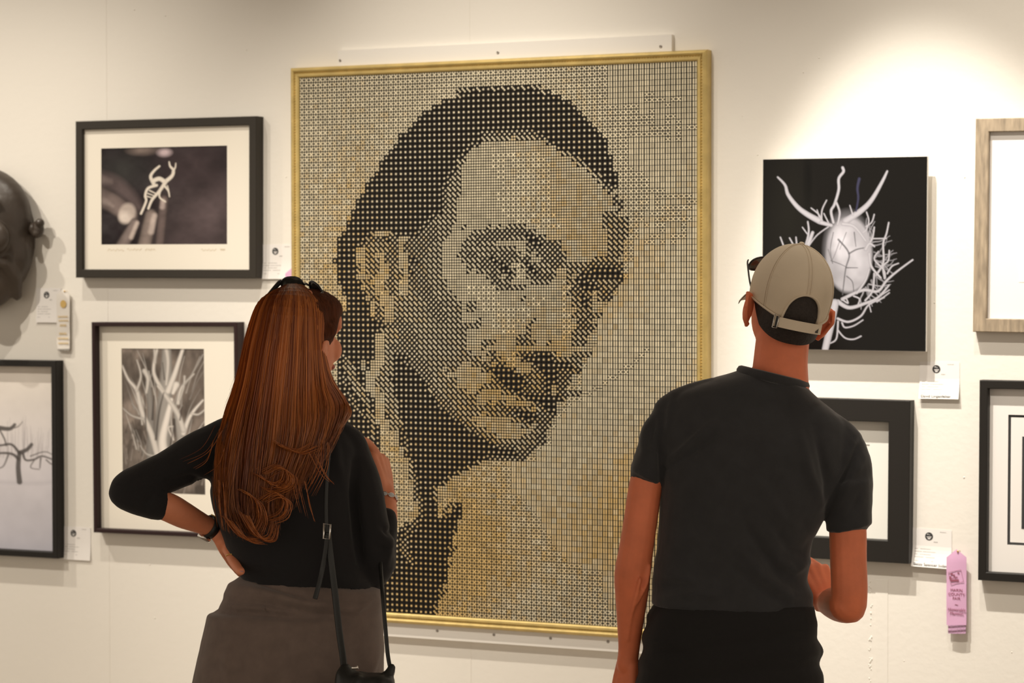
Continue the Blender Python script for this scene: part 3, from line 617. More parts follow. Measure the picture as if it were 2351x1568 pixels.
# rows read across the eyes and the mouth
def runs(ox, oy, sc, rows):
    for zy, rr in rows:
        yc = oy + zy / sc
        for v, a, b in rr:
            T[(np.abs(CY - yc - .02 * (CX - ox - 200)) < 6.4) & (CX > ox + a / sc - 5.5) & (CX < ox + b / sc + 5.5)] = v
def runs1(rows):
    for yc, rr in rows:
        for v, a, b in rr: T[(np.abs(CY - yc) < 6.6) & (CX > a - 5.5) & (CX < b + 5.5)] = v
runs1([
 (518, [(3, 1065, 1066), (4, 1075, 1118), (3, 1125, 1126), (3, 1148, 1149), (3, 1170, 1207), (5, 1240, 1280)]),
 (530, [(3, 1085, 1118), (2, 1125, 1215), (3, 1230, 1232), (4, 1240, 1370)]),
 (543, [(3, 1078, 1090), (2, 1098, 1175), (3, 1183, 1207), (1, 1218, 1230), (2, 1240, 1242), (3, 1252, 1254), (4, 1265, 1380)]),
 (555, [(3, 1065, 1090), (2, 1100, 1102), (3, 1110, 1137), (4, 1146, 1210), (2, 1215, 1217), (1, 1228, 1240), (2, 1250, 1266), (3, 1278, 1280), (4, 1290, 1380)]),
 (567, [(3, 1065, 1185), (4, 1193, 1210), (3, 1218, 1219), (2, 1230, 1280), (3, 1290, 1291), (4, 1300, 1385)]),
 (580, [(3, 1055, 1070), (2, 1078, 1092), (3, 1101, 1126), (2, 1137, 1138), (3, 1148, 1149), (2, 1160, 1185), (3, 1195, 1196), (4, 1206, 1207), (3, 1217, 1218), (4, 1229, 1230), (2, 1240, 1290), (3, 1300, 1302), (4, 1312, 1385)]),
 (592, [(3, 1065, 1105), (2, 1113, 1126), (1, 1137, 1138), (2, 1149, 1175), (3, 1184, 1196), (2, 1207, 1220), (4, 1230, 1245), (2, 1252, 1290), (3, 1300, 1302), (4, 1312, 1360), (3, 1370, 1408)]),
 (605, [(4, 1050, 1065), (3, 1075, 1100), (2, 1113, 1150), (1, 1160, 1161), (2, 1172, 1173), (4, 1183, 1184), (5, 1195, 1196), (3, 1206, 1207), (1, 1218, 1219), (2, 1230, 1231), (3, 1240, 1256), (2, 1266, 1280), (3, 1290, 1348), (2, 1358, 1422)]),
 (617, [(4, 1050, 1070), (3, 1080, 1081), (4, 1090, 1091), (3, 1100, 1123), (2, 1135, 1136), (3, 1148, 1149), (1, 1160, 1172), (3, 1182, 1183), (5, 1195, 1207), (2, 1217, 1218), (1, 1229, 1231), (2, 1241, 1242), (3, 1252, 1276), (4, 1286, 1300), (3, 1310, 1326), (2, 1336, 1350), (1, 1360, 1412), (2, 1422, 1424)]),
 (630, [(4, 1050, 1115), (3, 1125, 1126), (2, 1137, 1138), (3, 1148, 1149), (4, 1160, 1161), (2, 1171, 1172), (3, 1183, 1184), (5, 1195, 1196), (4, 1206, 1207), (3, 1217, 1218), (2, 1229, 1256), (3, 1266, 1267), (4, 1277, 1278), (5, 1290, 1291), (4, 1300, 1301), (3, 1311, 1312), (2, 1324, 1325), (1, 1336, 1424)]),
 (643, [(4, 1050, 1125), (2, 1136, 1150), (3, 1160, 1172), (4, 1182, 1220), (3, 1230, 1256), (4, 1266, 1280), (5, 1290, 1302), (3, 1312, 1313), (1, 1324, 1337), (2, 1349, 1361), (3, 1371, 1411), (2, 1421, 1422)]),
 (655, [(4, 1050, 1070), (5, 1080, 1140), (3, 1148, 1161), (2, 1170, 1171), (3, 1182, 1208), (4, 1218, 1280), (5, 1290, 1302), (2, 1313, 1325), (1, 1336, 1361), (2, 1371, 1372), (3, 1384, 1396), (2, 1408, 1412)]),
 (667, [(4, 1050, 1070), (5, 1080, 1146), (4, 1156, 1280), (5, 1290, 1302), (3, 1312, 1313), (2, 1324, 1338), (3, 1349, 1350), (5, 1360, 1361), (4, 1371, 1372), (3, 1382, 1383), (2, 1392, 1402)]),
 (680, [(4, 1050, 1090), (5, 1100, 1132), (4, 1142, 1195), (3, 1205, 1206), (4, 1216, 1310), (5, 1230, 1231), (5, 1250, 1251), (3, 1322, 1323), (2, 1334, 1350), (3, 1360, 1361), (5, 1371, 1372), (3, 1382, 1383), (2, 1394, 1396)]),
 (692, [(3, 1050, 1060), (4, 1066, 1067), (3, 1078, 1090), (4, 1096, 1100), (5, 1110, 1150), (4, 1160, 1206), (5, 1216, 1240), (4, 1250, 1290), (5, 1300, 1301), (3, 1322, 1336), (1, 1347, 1348), (3, 1360, 1361), (4, 1371, 1372), (3, 1382, 1383)]),
 (705, [(3, 1050, 1060), (4, 1066, 1067), (3, 1078, 1090), (5, 1110, 1215), (4, 1225, 1290), (5, 1300, 1301), (4, 1322, 1323), (3, 1335, 1361), (4, 1371, 1372)]),
 (718, [(4, 1066, 1135), (5, 1145, 1186), (4, 1196, 1280), (5, 1290, 1302), (3, 1323, 1348), (2, 1359, 1360), (3, 1371, 1372)]),
 (730, [(4, 1066, 1125), (5, 1135, 1215), (4, 1225, 1280), (5, 1290, 1291), (3, 1323, 1348), (2, 1359, 1360)]),
 (742, [(3, 1050, 1100), (4, 1108, 1128), (5, 1137, 1205), (4, 1215, 1216), (3, 1229, 1230), (4, 1240, 1280), (5, 1290, 1302), (2, 1325, 1340), (3, 1350, 1351)]),
 (755, [(4, 1075, 1150), (5, 1160, 1182), (4, 1192, 1206), (3, 1217, 1218), (4, 1230, 1280), (5, 1290, 1302), (2, 1330, 1350), (3, 1360, 1361)]),
 (768, [(4, 1075, 1205), (3, 1217, 1218), (4, 1230, 1280), (5, 1290, 1302), (3, 1323, 1350)]),
 (780, [(4, 1075, 1185), (3, 1195, 1220), (4, 1230, 1280), (5, 1290, 1300), (3, 1323, 1346)]),
 (792, [(3, 1050, 1075), (4, 1082, 1105), (3, 1112, 1130), (4, 1140, 1185), (3, 1195, 1196), (2, 1206, 1207), (3, 1217, 1230), (4, 1240, 1245), (3, 1255, 1266), (4, 1280, 1310), (3, 1323, 1336), (2, 1346, 1347), (4, 1356, 1360)])])
runs(900, 800, 3.92, [
 (22, [(2, 15, 230), (3, 240, 700), (4, 730, 850), (3, 880, 890), (2, 925, 935), (4, 960, 1080), (5, 1105, 1112), (3, 1150, 1155), (2, 1190, 1295), (1, 1330, 1420), (3, 1470, 1475), (4, 1510, 1620), (3, 1660, 1760)]),
 (70, [(2, 30, 230), (3, 265, 790), (4, 820, 890), (2, 925, 930), (3, 968, 972), (4, 1015, 1020), (5, 1060, 1110), (4, 1150, 1155), (2, 1195, 1205), (1, 1240, 1430), (2, 1470, 1475), (3, 1520, 1700), (4, 1750, 1755)]),
 (118, [(1, 40, 120), (2, 160, 270), (3, 305, 840), (4, 870, 935), (2, 960, 970), (4, 1010, 1070), (5, 1105, 1110), (4, 1150, 1250), (2, 1290, 1295), (1, 1335, 1580), (2, 1620, 1625), (3, 1660, 1710)]),
 (165, [(1, 40, 100), (2, 140, 300), (3, 340, 610), (4, 655, 720), (3, 745, 785), (2, 830, 840), (3, 875, 885), (4, 920, 930), (2, 965, 1020), (4, 1060, 1290), (2, 1325, 1330), (1, 1375, 1510), (2, 1545, 1550), (3, 1575, 1620), (2, 1660, 1665)]),
 (212, [(1, 40, 180), (2, 225, 320), (3, 350, 435), (4, 480, 485), (3, 525, 570), (4, 610, 800), (3, 835, 840), (2, 880, 885), (1, 925, 1060), (2, 1100, 1105), (4, 1145, 1240), (3, 1290, 1295), (2, 1330, 1335), (1, 1380, 1470), (2, 1515, 1610), (3, 1655, 1660)]),
 (260, [(1, 90, 210), (2, 260, 345), (3, 390, 475), (4, 520, 880), (3, 925, 930), (1, 970, 1150), (2, 1200, 1240), (3, 1285, 1330), (2, 1375, 1380), (1, 1420, 1470), (2, 1515, 1610)]),
 (310, [(1, 90, 260), (2, 300, 355), (3, 390, 565), (4, 610, 880), (3, 925, 930), (2, 975, 980), (1, 1020, 1195), (2, 1240, 1245), (3, 1290, 1330), (2, 1380, 1385), (1, 1430, 1475), (2, 1520, 1575), (3, 1610, 1615)]),
 (360, [(1, 90, 310), (2, 350, 355), (3, 390, 580), (4, 620, 790), (3, 835, 965), (2, 1010, 1015), (1, 1060, 1150), (2, 1195, 1240), (3, 1290, 1330), (2, 1370, 1375), (1, 1430, 1435), (2, 1480, 1575), (5, 1615, 1620)]),
 (408, [(1, 130, 320), (2, 370, 400), (3, 440, 650), (4, 700, 750), (3, 790, 795), (4, 840, 980), (3, 1025, 1060), (2, 1105, 1110), (1, 1150, 1155), (2, 1205, 1380), (1, 1430, 1435), (2, 1480, 1570), (3, 1615, 1705), (4, 1750, 1755)]),
 (455, [(1, 130, 350), (2, 400, 435), (3, 480, 745), (4, 800, 1110), (3, 1155, 1200), (1, 1250, 1520), (3, 1565, 1570), (5, 1615, 1705)]),
 (510, [(1, 180, 390), (2, 430, 520), (3, 570, 745), (4, 795, 840), (3, 885, 890), (4, 930, 935), (3, 975, 1015), (4, 1065, 1250), (3, 1290, 1295), (2, 1340, 1345), (1, 1385, 1475), (4, 1520, 1525), (5, 1570, 1575)]),
 (558, [(1, 130, 410), (2, 450, 535), (3, 575, 965), (2, 1005, 1155), (3, 1205, 1245), (4, 1290, 1295), (3, 1335, 1340), (2, 1385, 1390), (1, 1430, 1475), (4, 1520, 1525)]),
 (605, [(1, 130, 490), (2, 530, 560), (3, 620, 795), (4, 840, 845), (3, 885, 1020), (2, 1065, 1100), (1, 1150, 1290), (2, 1335, 1440), (3, 1480, 1485), (5, 1520, 1525)]),
 (655, [(1, 130, 540), (2, 580, 620), (3, 665, 700), (4, 750, 1070), (3, 1115, 1150), (2, 1195, 1200), (1, 1235, 1240), (2, 1290, 1430), (4, 1475, 1480)]),
 (705, [(1, 130, 600), (2, 640, 650), (3, 700, 745), (4, 790, 1160), (3, 1205, 1250), (2, 1300, 1385), (3, 1430, 1435), (5, 1475, 1480)]),
 (752, [(1, 130, 670), (2, 720, 755), (3, 795, 840), (4, 880, 1250), (3, 1295, 1340), (2, 1380, 1385), (4, 1430, 1435)]),
 (800, [(1, 180, 760), (2, 800, 805), (3, 845, 935), (4, 975, 1160), (3, 1205, 1290), (2, 1340, 1385), (5, 1430, 1435)]),
 (850, [(1, 180, 810), (2, 850, 890), (3, 930, 1295), (2, 1335, 1350), (5, 1390, 1395)]),
 (905, [(1, 180, 910), (2, 965, 1115), (3, 1160, 1200), (2, 1245, 1290), (5, 1340, 1345)]),
 (945, [(1, 180, 1130), (2, 1160, 1250)]),
 (990, [(1, 180, 830), (2, 875, 1200), (5, 1250, 1255)])])
T = np.clip(np.rint(T), 1, 6).astype(int)
t = thing('dice_portrait', 'large gold-framed portrait of a man\'s face made of black dice, hung in the middle', 'artwork', V((PW / 2, 0, PZ)))
DT = .030
dm = MB(); pv = []; pf = []; pc = []
PIPS = {1: ([(.5, .5)], .190), 2: ([(.25, .25), (.75, .75)], .178), 3: ([(.24, .24), (.5, .5), (.76, .76)], .165), 4: ([(.25, .25), (.75, .25), (.25, .75), (.75, .75)], .185),
        5: ([(.24, .24), (.76, .24), (.24, .76), (.76, .76), (.5, .5)], .175), 6: ([(.27, .2), (.27, .5), (.27, .8), (.73, .2), (.73, .5), (.73, .8)], .168)}
OCT = [(math.cos(math.pi * (2 * k + 1) / 8), math.sin(math.pi * (2 * k + 1) / 8)) for k in range(8)]
dv, df = [], []
offt = t.location
nzx, nzz = rng.random(3), rng.random(3)
for r in range(RO):
    for c_ in range(CO):
        x0 = c_ * DS; z0 = PZ + PH - (r + 1) * DS; g = .0004; bv = .0013; yo = random.uniform(-.0003, .0003)
        k = len(dv)
        for (i0, yy) in ((g, 0.012), (g, DT - bv), (bv, DT)):
            for sx_, sz in ((0, 0), (1, 0), (1, 1), (0, 1)):
                dv.append((x0 + (i0 if not sx_ else DS - i0) - offt.x, -yy + yo, z0 + (i0 if not sz else DS - i0) - offt.z))
        for a in (0, 4):
            for q in range(4): df.append((k + a + q, k + a + (q + 1) % 4, k + a + 4 + (q + 1) % 4, k + a + 4 + q))
        df.append((k + 8, k + 9, k + 10, k + 11))
        pts, rr = PIPS[T[r, c_]]
        nz = mnoise.noise(V((c_ * .07, r * .07, 3))) ; warm = np.clip(.25 + 1.1 * mnoise.noise(V((c_ * .045 + 5, r * .045, 9))) + (r - 42) / 85 - c_ * .003 + random.gauss(0, .17), 0, 1)
        pip_tone = 1 + random.gauss(0, .07) + nz * .08  # each die's own pip tone, random plus slow noise
        ca, cb = np.array((.74, .66, .47)), np.array((.70, .49, .20)); col = (ca * (1 - warm) + cb * warm) * pip_tone
        for (u, v_) in pts:
            kk = len(pv); R_ = rr * DS
            for a, b in OCT: pv.append((x0 + u * DS + a * R_ - offt.x, -DT - .0003 + yo, z0 + (1 - v_) * DS + b * R_ - offt.z)); pc.append((*col, 1))
            pf.append(tuple(range(kk, kk + 8)))
def raw(name, v, f, m, parent, cols=None):
    me = bpy.data.meshes.new(name); me.from_pydata(v, [], f); me.update(); me.materials.append(m)
    if cols is not None:
        at = me.color_attributes.new('Col', 'FLOAT_COLOR', 'POINT'); at.data.foreach_set('color', np.array(cols, np.float32).ravel())
    return link(bpy.data.objects.new(name, me), parent)
raw('dice_field', dv, df, DIE, t)
raw('pips', pv, pf, PIP, t, pc)
pl = Plane(V((PW / 2, 0, PZ + PH / 2)))
fw = .0305
slab(pl, -PW / 2 - .004, -PH / 2 - .004, PW / 2 + .004, PH / 2 + .004, 0, .0125, 'backing_board', BLACKF, t)
moulding(pl, PW + 2 * fw, PH + 2 * fw, [(0, 0), (0, .030), (.003, .036), (.009, .040), (.013, .038), (.0155, .033), (.0175, .033), (.020, .037), (.026, .0365), (.030, .033), (fw, .028), (fw, 0)], 'frame', GOLD, t)
bd = MB(); per = []
for k in range(int((PW + 2 * fw) / .0085)):
    for s_ in (-1, 1): per.append((-PW / 2 - fw + .006 + k * .0085, s_ * (PH / 2 + fw - .0165)))
for k in range(int((PH + 2 * fw) / .0085)):
    for s_ in (-1, 1): per.append((s_ * (PW / 2 + fw - .0165), -PH / 2 - fw + .006 + k * .0085))
for u, v_ in per:
    c0 = pl(u, v_, .0335); bd.add([c0 + V((.0027, 0, 0)), c0 + V((0, 0, .0027)), c0 + V((-.0027, 0, 0)), c0 + V((0, 0, -.0027)), c0 + V((0, -.0032, 0))], [(0, 1, 4), (1, 2, 4), (2, 3, 4), (3, 0, 4)])
bd.build('beading', GOLD, t)
# rails that carry it
def rail(label, x0, x1, z0, z1, screws, dep):
    t = thing('mounting_rail', label, 'rail', V(((x0 + x1) / 2, 0, z0)), 'white rails above and below the dice portrait')
    o = MB().box((x0, -dep, z0), (x1, 0, z1)).build('board', WHITE, t)
    for sx_, sy in screws:
        q = Wp(sx_, sy, dep); sc_ = MB(); n = 12
        ring = lambda r, y: [V((q.x + r * math.cos(2 * math.pi * k / n), -y, q.z + r * math.sin(2 * math.pi * k / n))) for k in range(n)]
        sc_.rings([ring(.0045, dep), ring(.0045, dep + .0008), ring(.003, dep + .0016), ring(.001, dep + .0008)])
        sc_.build('screw', STEEL, t)
zt = PZ + PH + fw
rail('white painted wooden rail screwed to wall above the gold-framed dice portrait', Wp(776, 134, .018).x, Wp(1542, 97, .018).x, zt, zt + .048, [(781, 139), (1143, 121), (1517, 107)], .018)
rail('white painted wooden rail screwed to wall below the gold-framed dice portrait', Wp(730, 1437, .022).x, Wp(1560, 1470, .022).x, PZ - fw - .042, PZ - fw, [(880, 1438), (1004, 1448), (1134, 1457), (1264, 1465), (1396, 1473)], .022)
# ------------------------------------------------------------------ title cards and ribbons
def card(label, c4, name=None, logo=(.42, .2), curl=.004, tilt=0):
    a = [Wp(x, y, .004) for x, y in c4]; ctr = sum(a, V()) / 4
    w = ((a[1] - a[0]).length + (a[2] - a[3]).length) / 2; h = ((a[3] - a[0]).length + (a[2] - a[1]).length) / 2
    t = thing('title_card', label, 'card', V((ctr.x, 0, ctr.z - h / 2)), 'title cards pinned beside the pictures')
    mb = MB(); n = 12; fr, bk = [], []
    yb = lambda v: .0012 + curl * (max(0, .55 - v) / .55) ** 1.6
    pt = lambda u, v, e=0: ctr + V(((u - .5) * w, 0, (v - .5) * h)) * 1 + V((-ctr.x * 0, -ctr.y - yb(v) - e, (u - .5) * tilt * w))
    for v in np.linspace(0, 1, n):
        for u in (0, 1): fr.append(pt(u, v, .0004)); bk.append(pt(u, v))
    f = [(2 * k, 2 * k + 1, 2 * k + 3, 2 * k + 2) for k in range(n - 1)]
    m_ = len(fr); f += [(m_ + 2 * k + 2, m_ + 2 * k + 3, m_ + 2 * k + 1, m_ + 2 * k) for k in range(n - 1)]
    f += [(2 * k, 2 * k + 2, m_ + 2 * k + 2, m_ + 2 * k) for k in range(n - 1)] + [(2 * k + 3, 2 * k + 1, m_ + 2 * k + 1, m_ + 2 * k + 3) for k in range(n - 1)] + [(1, 0, m_, m_ + 1), (2 * n - 2, 2 * n - 1, m_ + 2 * n - 1, m_ + 2 * n - 2)]
    mb.add(fr + bk, f).build('sheet', PAPER, t)
    q = pt(logo[0], 1 - logo[1], .0007); lg = MB(); r = .011
    lg.add([q] + [q + V((r * math.cos(2 * math.pi * k / 24), -.0001, r * math.sin(2 * math.pi * k / 24))) for k in range(24)], [(0, k + 1, (k + 1) % 24 + 1) for k in range(24)])
    lo = lg.build('logo', INK, t)
    l2 = MB()
    for u0, v0, u1, v1 in ((-.6, -.15, .65, -.02), (-.45, -.42, .5, -.28), (-.3, -.7, .3, -.5), (-.5, .45, -.1, .6), (.1, .3, .2, .5)):
        l2.add([q + V((u * r, -.0002, v * r)) for u, v in ((u0, v0), (u1, v0), (u1, v1), (u0, v1))], [(0, 1, 2, 3)])
    l2.build('logo_detail', PAPER, t)
    rows = [(.66, .54, .64), (.46, .06, .14), (.46, .2, .47), (.39, .06, .24), (.39, .27, .60), (.32, .06, .14), (.32, .2, .48), (.25, .06, .30), (.25, .35, .58), (.155, .06, .17), (.155, .5, .56), (.93, .7, .86)]
    for v, u0, u1 in rows:
        x = u0; ln = MB()
        while x < u1:
            x2 = min(u1, x + random.uniform(.02, .05)); hh = .008 * (1.6 if v == .66 else 1)
            ln.add([pt(x, v - hh, .0007), pt(x2, v - hh, .0007), pt(x2, v + hh, .0007), pt(x, v + hh, .0007)], [(0, 1, 2, 3)]); x = x2 + .008
        ln.build('text_line', GREYINK, t)
    if name: text('lettering', name, INK, t, pt(.055, .035, .0010), h * .112, V((1, 0, tilt)).normalized(), align='LEFT', bold=0)
    return t
card('white title card between dark carved mask and cream ribbon, at left', [(82.6, 662), (139, 661), (139, 741), (82.6, 740)])
card('white title card beside the charcoal scorpion frame, under pink ribbon tip', [(600, 560), (676, 562), (674, 641), (600, 640)], curl=.006)
card('white title card at lower left, right of the snowy tree picture', [(139.7, 1208), (207, 1211), (207, 1287), (139.7, 1284)])
card('white title card below right corner of the black root ball panel', [(2110, 832), (2202, 829.5), (2203, 916), (2112, 915)], 'David Lingenfelter', curl=.012)
card('white title card with curling lower edge, left of the long pink ribbon', [(2096, 1213), (2186, 1216.5), (2183, 1304), (2094, 1300)], 'Betsy Spencer Judge', curl=.016, tilt=-.03)
def ribbon(label, x0, x1, ytip, ysh, ybot, yfr, m, ink, words=(), emblem=True):
    o_ = .011 if emblem != 'card' else .021
    A = lambda x, y, e=0: Wp(x, y, o_ + e)
    ctr = A((x0 + x1) / 2, ybot)
    t = thing('award_ribbon', label, 'ribbon', V((ctr.x, 0, ctr.z)))
    xm = (x0 + x1) / 2; n = 14
    def strip(name, ya, yb_, mt, wob, xa, xb, tip=None):
        fr = []; 
        ys = np.linspace(ya, yb_, n)
        for k, y in enumerate(ys):
            for u in np.linspace(0, 1, 5):
                p_ = A(xa + (xb - xa) * u, y); p_.y += -wob * math.sin(k * .9 + 2 * u) - .002 * math.sin(math.pi * u); fr.append(p_)
        f = [(k * 5 + q, (k + 1) * 5 + q, (k + 1) * 5 + q + 1, k * 5 + q + 1) for k in range(n - 1) for q in range(4)]
        if tip:
            k0 = len(fr); tp = A(*tip); fr.append(tp); f += [(k0, q, q + 1) for q in range(4)]
        N0 = len(fr); fr2 = [p_ + V((0, .0012, 0)) for p_ in fr]; f2 = [tuple(i + N0 for i in reversed(q)) for q in f]
        mb = MB().add(fr + fr2, f + f2); mb.build(name, mt, t, True); 
    strip('ribbon_band', ysh, ybot, m, .0006, x0, x1, (xm, ytip))
    if yfr: strip('fringe', ybot, yfr, mat('fringe_' + m.name, tuple(c * .62 for c in m.node_tree.nodes['Principled BSDF'].inputs['Base Color'].default_value[:3]), .8, bump=1, bscale=200, stretch=(1, 1, .05), bdist=.004), .001, x0 + (x1 - x0) * .08, x1 - (x1 - x0) * .03)
    q = A(xm + 3, ytip + 5, .003); pn = MB().tube([V((q.x, 0, q.z)), q], .0008, 6); pn.ell(q, V((.0028, 0, 0)), V((0, .002, 0)), V((0, 0, .0028)), 10, 6); pn.build('pin', BRASS, t, True)
    wpx = (x1 - x0)
    if emblem == 'card':
        eb = MB(); yb = lambda u, v: A(x0 + wpx * u, v, .0030)
        cs = [(.10, 1300 + 19), (.74, 1300 + 9), (.86, 1300 + 35), (.22, 1300 + 43)]
        cs = [(.10, 1314), (.72, 1308), (.86, 1335), (.22, 1342)]
        ps = [yb(u, v) for u, v in cs]
        eb.tube(ps, .0006, 5, closed=True); eb.build('emblem_border', ink, t)
        ei = MB()
        for u0, v0, u1, v1 in ((.2, 1316, .32, 1320), (.33, 1319, .42, 1323), (.14, 1323, .24, 1330), (.2, 1330, .62, 1335), (.42, 1324, .56, 1326), (.55, 1314, .64, 1317), (.24, 1326.5, .5, 1328)):
            ei.add([yb(u0, v0), yb(u1, v0), yb(u1, v1), yb(u0, v1)], [(3, 2, 1, 0)])
        ei.build('emblem', ink, t)
    elif emblem:
        q = A(xm, 698, .0035); e_ = MB(); n2 = 20
        e_.add([q] + [q + V((.011 * math.cos(2 * math.pi * k / n2) * (1 + .1 * (k % 2)), 0, .0125 * math.sin(2 * math.pi * k / n2))) for k in range(n2)], [(0, k + 1, (k + 1) % n2 + 1) for k in range(n2)])
        e_.build('emblem', ink, t)
    for s_, y, sz, sh in words:
        q = A(xm, y, .0030); text('lettering', s_, ink, t, q, sz, align='CENTER', shear=sh, bold=0)
    return t
rb = ribbon('cream ribbon with gold print hanging beside the dark carved mask card', 130, 160, 664, 676, 801, 805, CREAMS, GOLDINK, (), True)
for y, a, b, hh in ((727, .1, .85, 2.0), (736, .15, .9, 1.8), (747, .25, .75, 2.6), (766, .2, .75, 2.6), (777, .08, .9, 2.2), (788, .12, .88, 2.2)):
    x = a; gl = MB()
    while x < b:
        x2 = min(b, x + random.uniform(.05, .09)); q = [Wp(130 + 30 * u, yy, .0145) for u, yy in ((x, y + hh), (x2, y + hh), (x2, y - hh), (x, y - hh))]; gl.add(q, [(0, 1, 2, 3)]); x = x2 + .03
    gl.build('text_line', mat('faded_gold_ink', (.70, .55, .32), .6), rb)
ribbon('short view of pink ribbon pinned above the woman\'s sunglasses, beside gold frame', 655, 688.5, 613.5, 628, 790, 805, PINK, PLUMINK, (), False)
ribbon('long pink ribbon with plum printing and frayed end, lower right of wall', 2173, 2218.7, 1261, 1279.5, 1435, 1454.5, PINK, PLUMINK,
       (('MARIN', 1358, .0108, 0), ('COUNTY', 1367.5, .0108, 0), ('FAIR', 1377, .0108, 0), ('~', 1392, .016, 0), ('Honorable', 1402.5, .0112, .25), ('Mention', 1411.5, .0112, .15)), 'card')
# ------------------------------------------------------------------ carved mask on the left
def wl(x, y, o_): return Wp(x, y, o_)
c = Wp(-42, 540, .0); kx = 1 / 690.0; kz = 1 / 738.0
t = thing('carved_mask', 'dark carved head with small round ear, cut off by the left edge', 'sculpture', V((c.x, 0, c.z - .23)))
mb = MB(); X_, Y_, Z_ = V((1, 0, 0)), V((0, 1, 0)), V((0, 0, 1))
def me_(x, y, rx, rz, o_, dy): mb.ell(Wp(x, y, o_), X_ * (rx * kx), Y_ * dy, Z_ * (rz * kz), 28, 18)
me_(-44, 500, 132, 122, .05, .085); me_(-40, 580, 129, 120, .05, .085); me_(-45, 630, 100, 88, .06, .075)
me_(-45, 540, 120, 152, .06, .10)
me_(-95, 470, 110, 34, .135, .03); me_(-22, 545, 50, 44, .135, .034); me_(-160, 560, 40, 40, .12, .03)
mb.caps_tube([Wp(-92, 480, .15), Wp(-90, 520, .175), Wp(-88, 548, .19)], [.016, .022, .03], 14); me_(-62, 552, 18, 16, .165, .02); me_(-118, 552, 18, 16, .165, .02)
mb.caps_tube([Wp(-30, 592, .130), Wp(12, 602, .105), Wp(36, 640, .07), Wp(40, 680, .045)], [.022, .024, .022, .016], 12)
me_(-88, 620, 55, 16, .15, .022); me_(-88, 642, 46, 15, .145, .022); me_(-60, 690, 40, 25, .12, .03)
me_(-30, 500, 24, 12, .138, .014); me_(-150, 500, 24, 12, .125, .016)
bk = [Wp(-44 + 128 * math.cos(a), 545 + 160 * math.sin(a), 0) for a in np.linspace(0, 2 * math.pi, 32, endpoint=False)]
mb.rings([[q + V((0, 0, 0)) for q in bk], [q + V((0, -.05, 0)) for q in bk]])
fuse(mb, 'face', DARKW, t, .006, 14)
mb = MB(); me_(88, 525, 13, 21, .035, .018); me_(92, 512, 10, 11, .042, .014); me_(84, 535, 12, 12, .04, .014); me_(78, 525, 16, 16, .03, .02); fuse(mb, 'ear', DARKW, t, .0025, 2)
# ------------------------------------------------------------------ figures
def head_axes(yaw, tilt, pitch=0):
    """right, forward and up of a head; yaw > 0 turns it to its right, tilt > 0 drops its right ear"""
    f = FH.copy(); r = V((R0.x, R0.y, 0)).normalized(); u = V((0, 0, 1))
    q = Matrix.Rotation(-yaw, 3, u); f = q @ f; r = q @ r
    q = Matrix.Rotation(tilt, 3, FH); u = q @ u; f = q @ f; r = q @ r
    q = Matrix.Rotation(pitch, 3, r); u = q @ u; f = q @ f
    return r, f, u
def head(mb, c, r, f, u, k=1.0):
    e = lambda x, y, z, a, b, d_: mb.ell(c + (r * x + f * y + u * z) * k, r * (a * k), f * (b * k), u * (d_ * k), 24, 16)
    e(0, -.012, .025, .074, .094, .088); e(0, .025, -.03, .060, .068, .085); e(0, .045, -.085, .036, .036, .030)
    e(0, .075, .04, .052, .025, .04); e(.030, .075, -.025, .024, .022, .028); e(-.030, .075, -.025, .024, .022, .028)
    mb.caps_tube([c + (f * .094 + u * .018) * k, c + (f * .106 - u * .008) * k, c + (f * .116 - u * .028) * k], [.007 * k, .009 * k, .012 * k], 10)
    e(.010, .104, -.032, .008, .009, .007); e(-.010, .104, -.032, .008, .009, .007)
    e(0, .090, -.058, .022, .012, .007); e(0, .088, -.069, .020, .011, .007)
    e(.031, .078, .028, .022, .014, .006); e(-.031, .078, .028, .022, .014, .006)
def ear(mb, c, r, f, u, s, big=1.0):
    b = c + r * (s * .074) - f * .005 - u * .031
    o_ = (r * s - f * .45).normalized()
    pts = [b + o_ * .004 + f * .012 - u * .006, b + (o_ * .013 + f * .014 + u * .012) * big, b + (o_ * .019 + f * .006 + u * .028) * big, b + (o_ * .024 - f * .006 + u * .024) * big, b + (o_ * .024 - f * .012 + u * .006) * big, b + (o_ * .016 - f * .007 - u * .014) * big, b + (o_ * .009 - u * .027) * big, b + (o_ * .003 + f * .004 - u * .024) * big]
    mb.caps_tube(pts, [.004, .0045, .005, .005, .0048, .0045, .006, .004], 8)
    mb.ell(b + (o_ * .013 + u * .002) * big, o_ * (.0125 * big), f * .0075, u * (.028 * big), 14, 10)
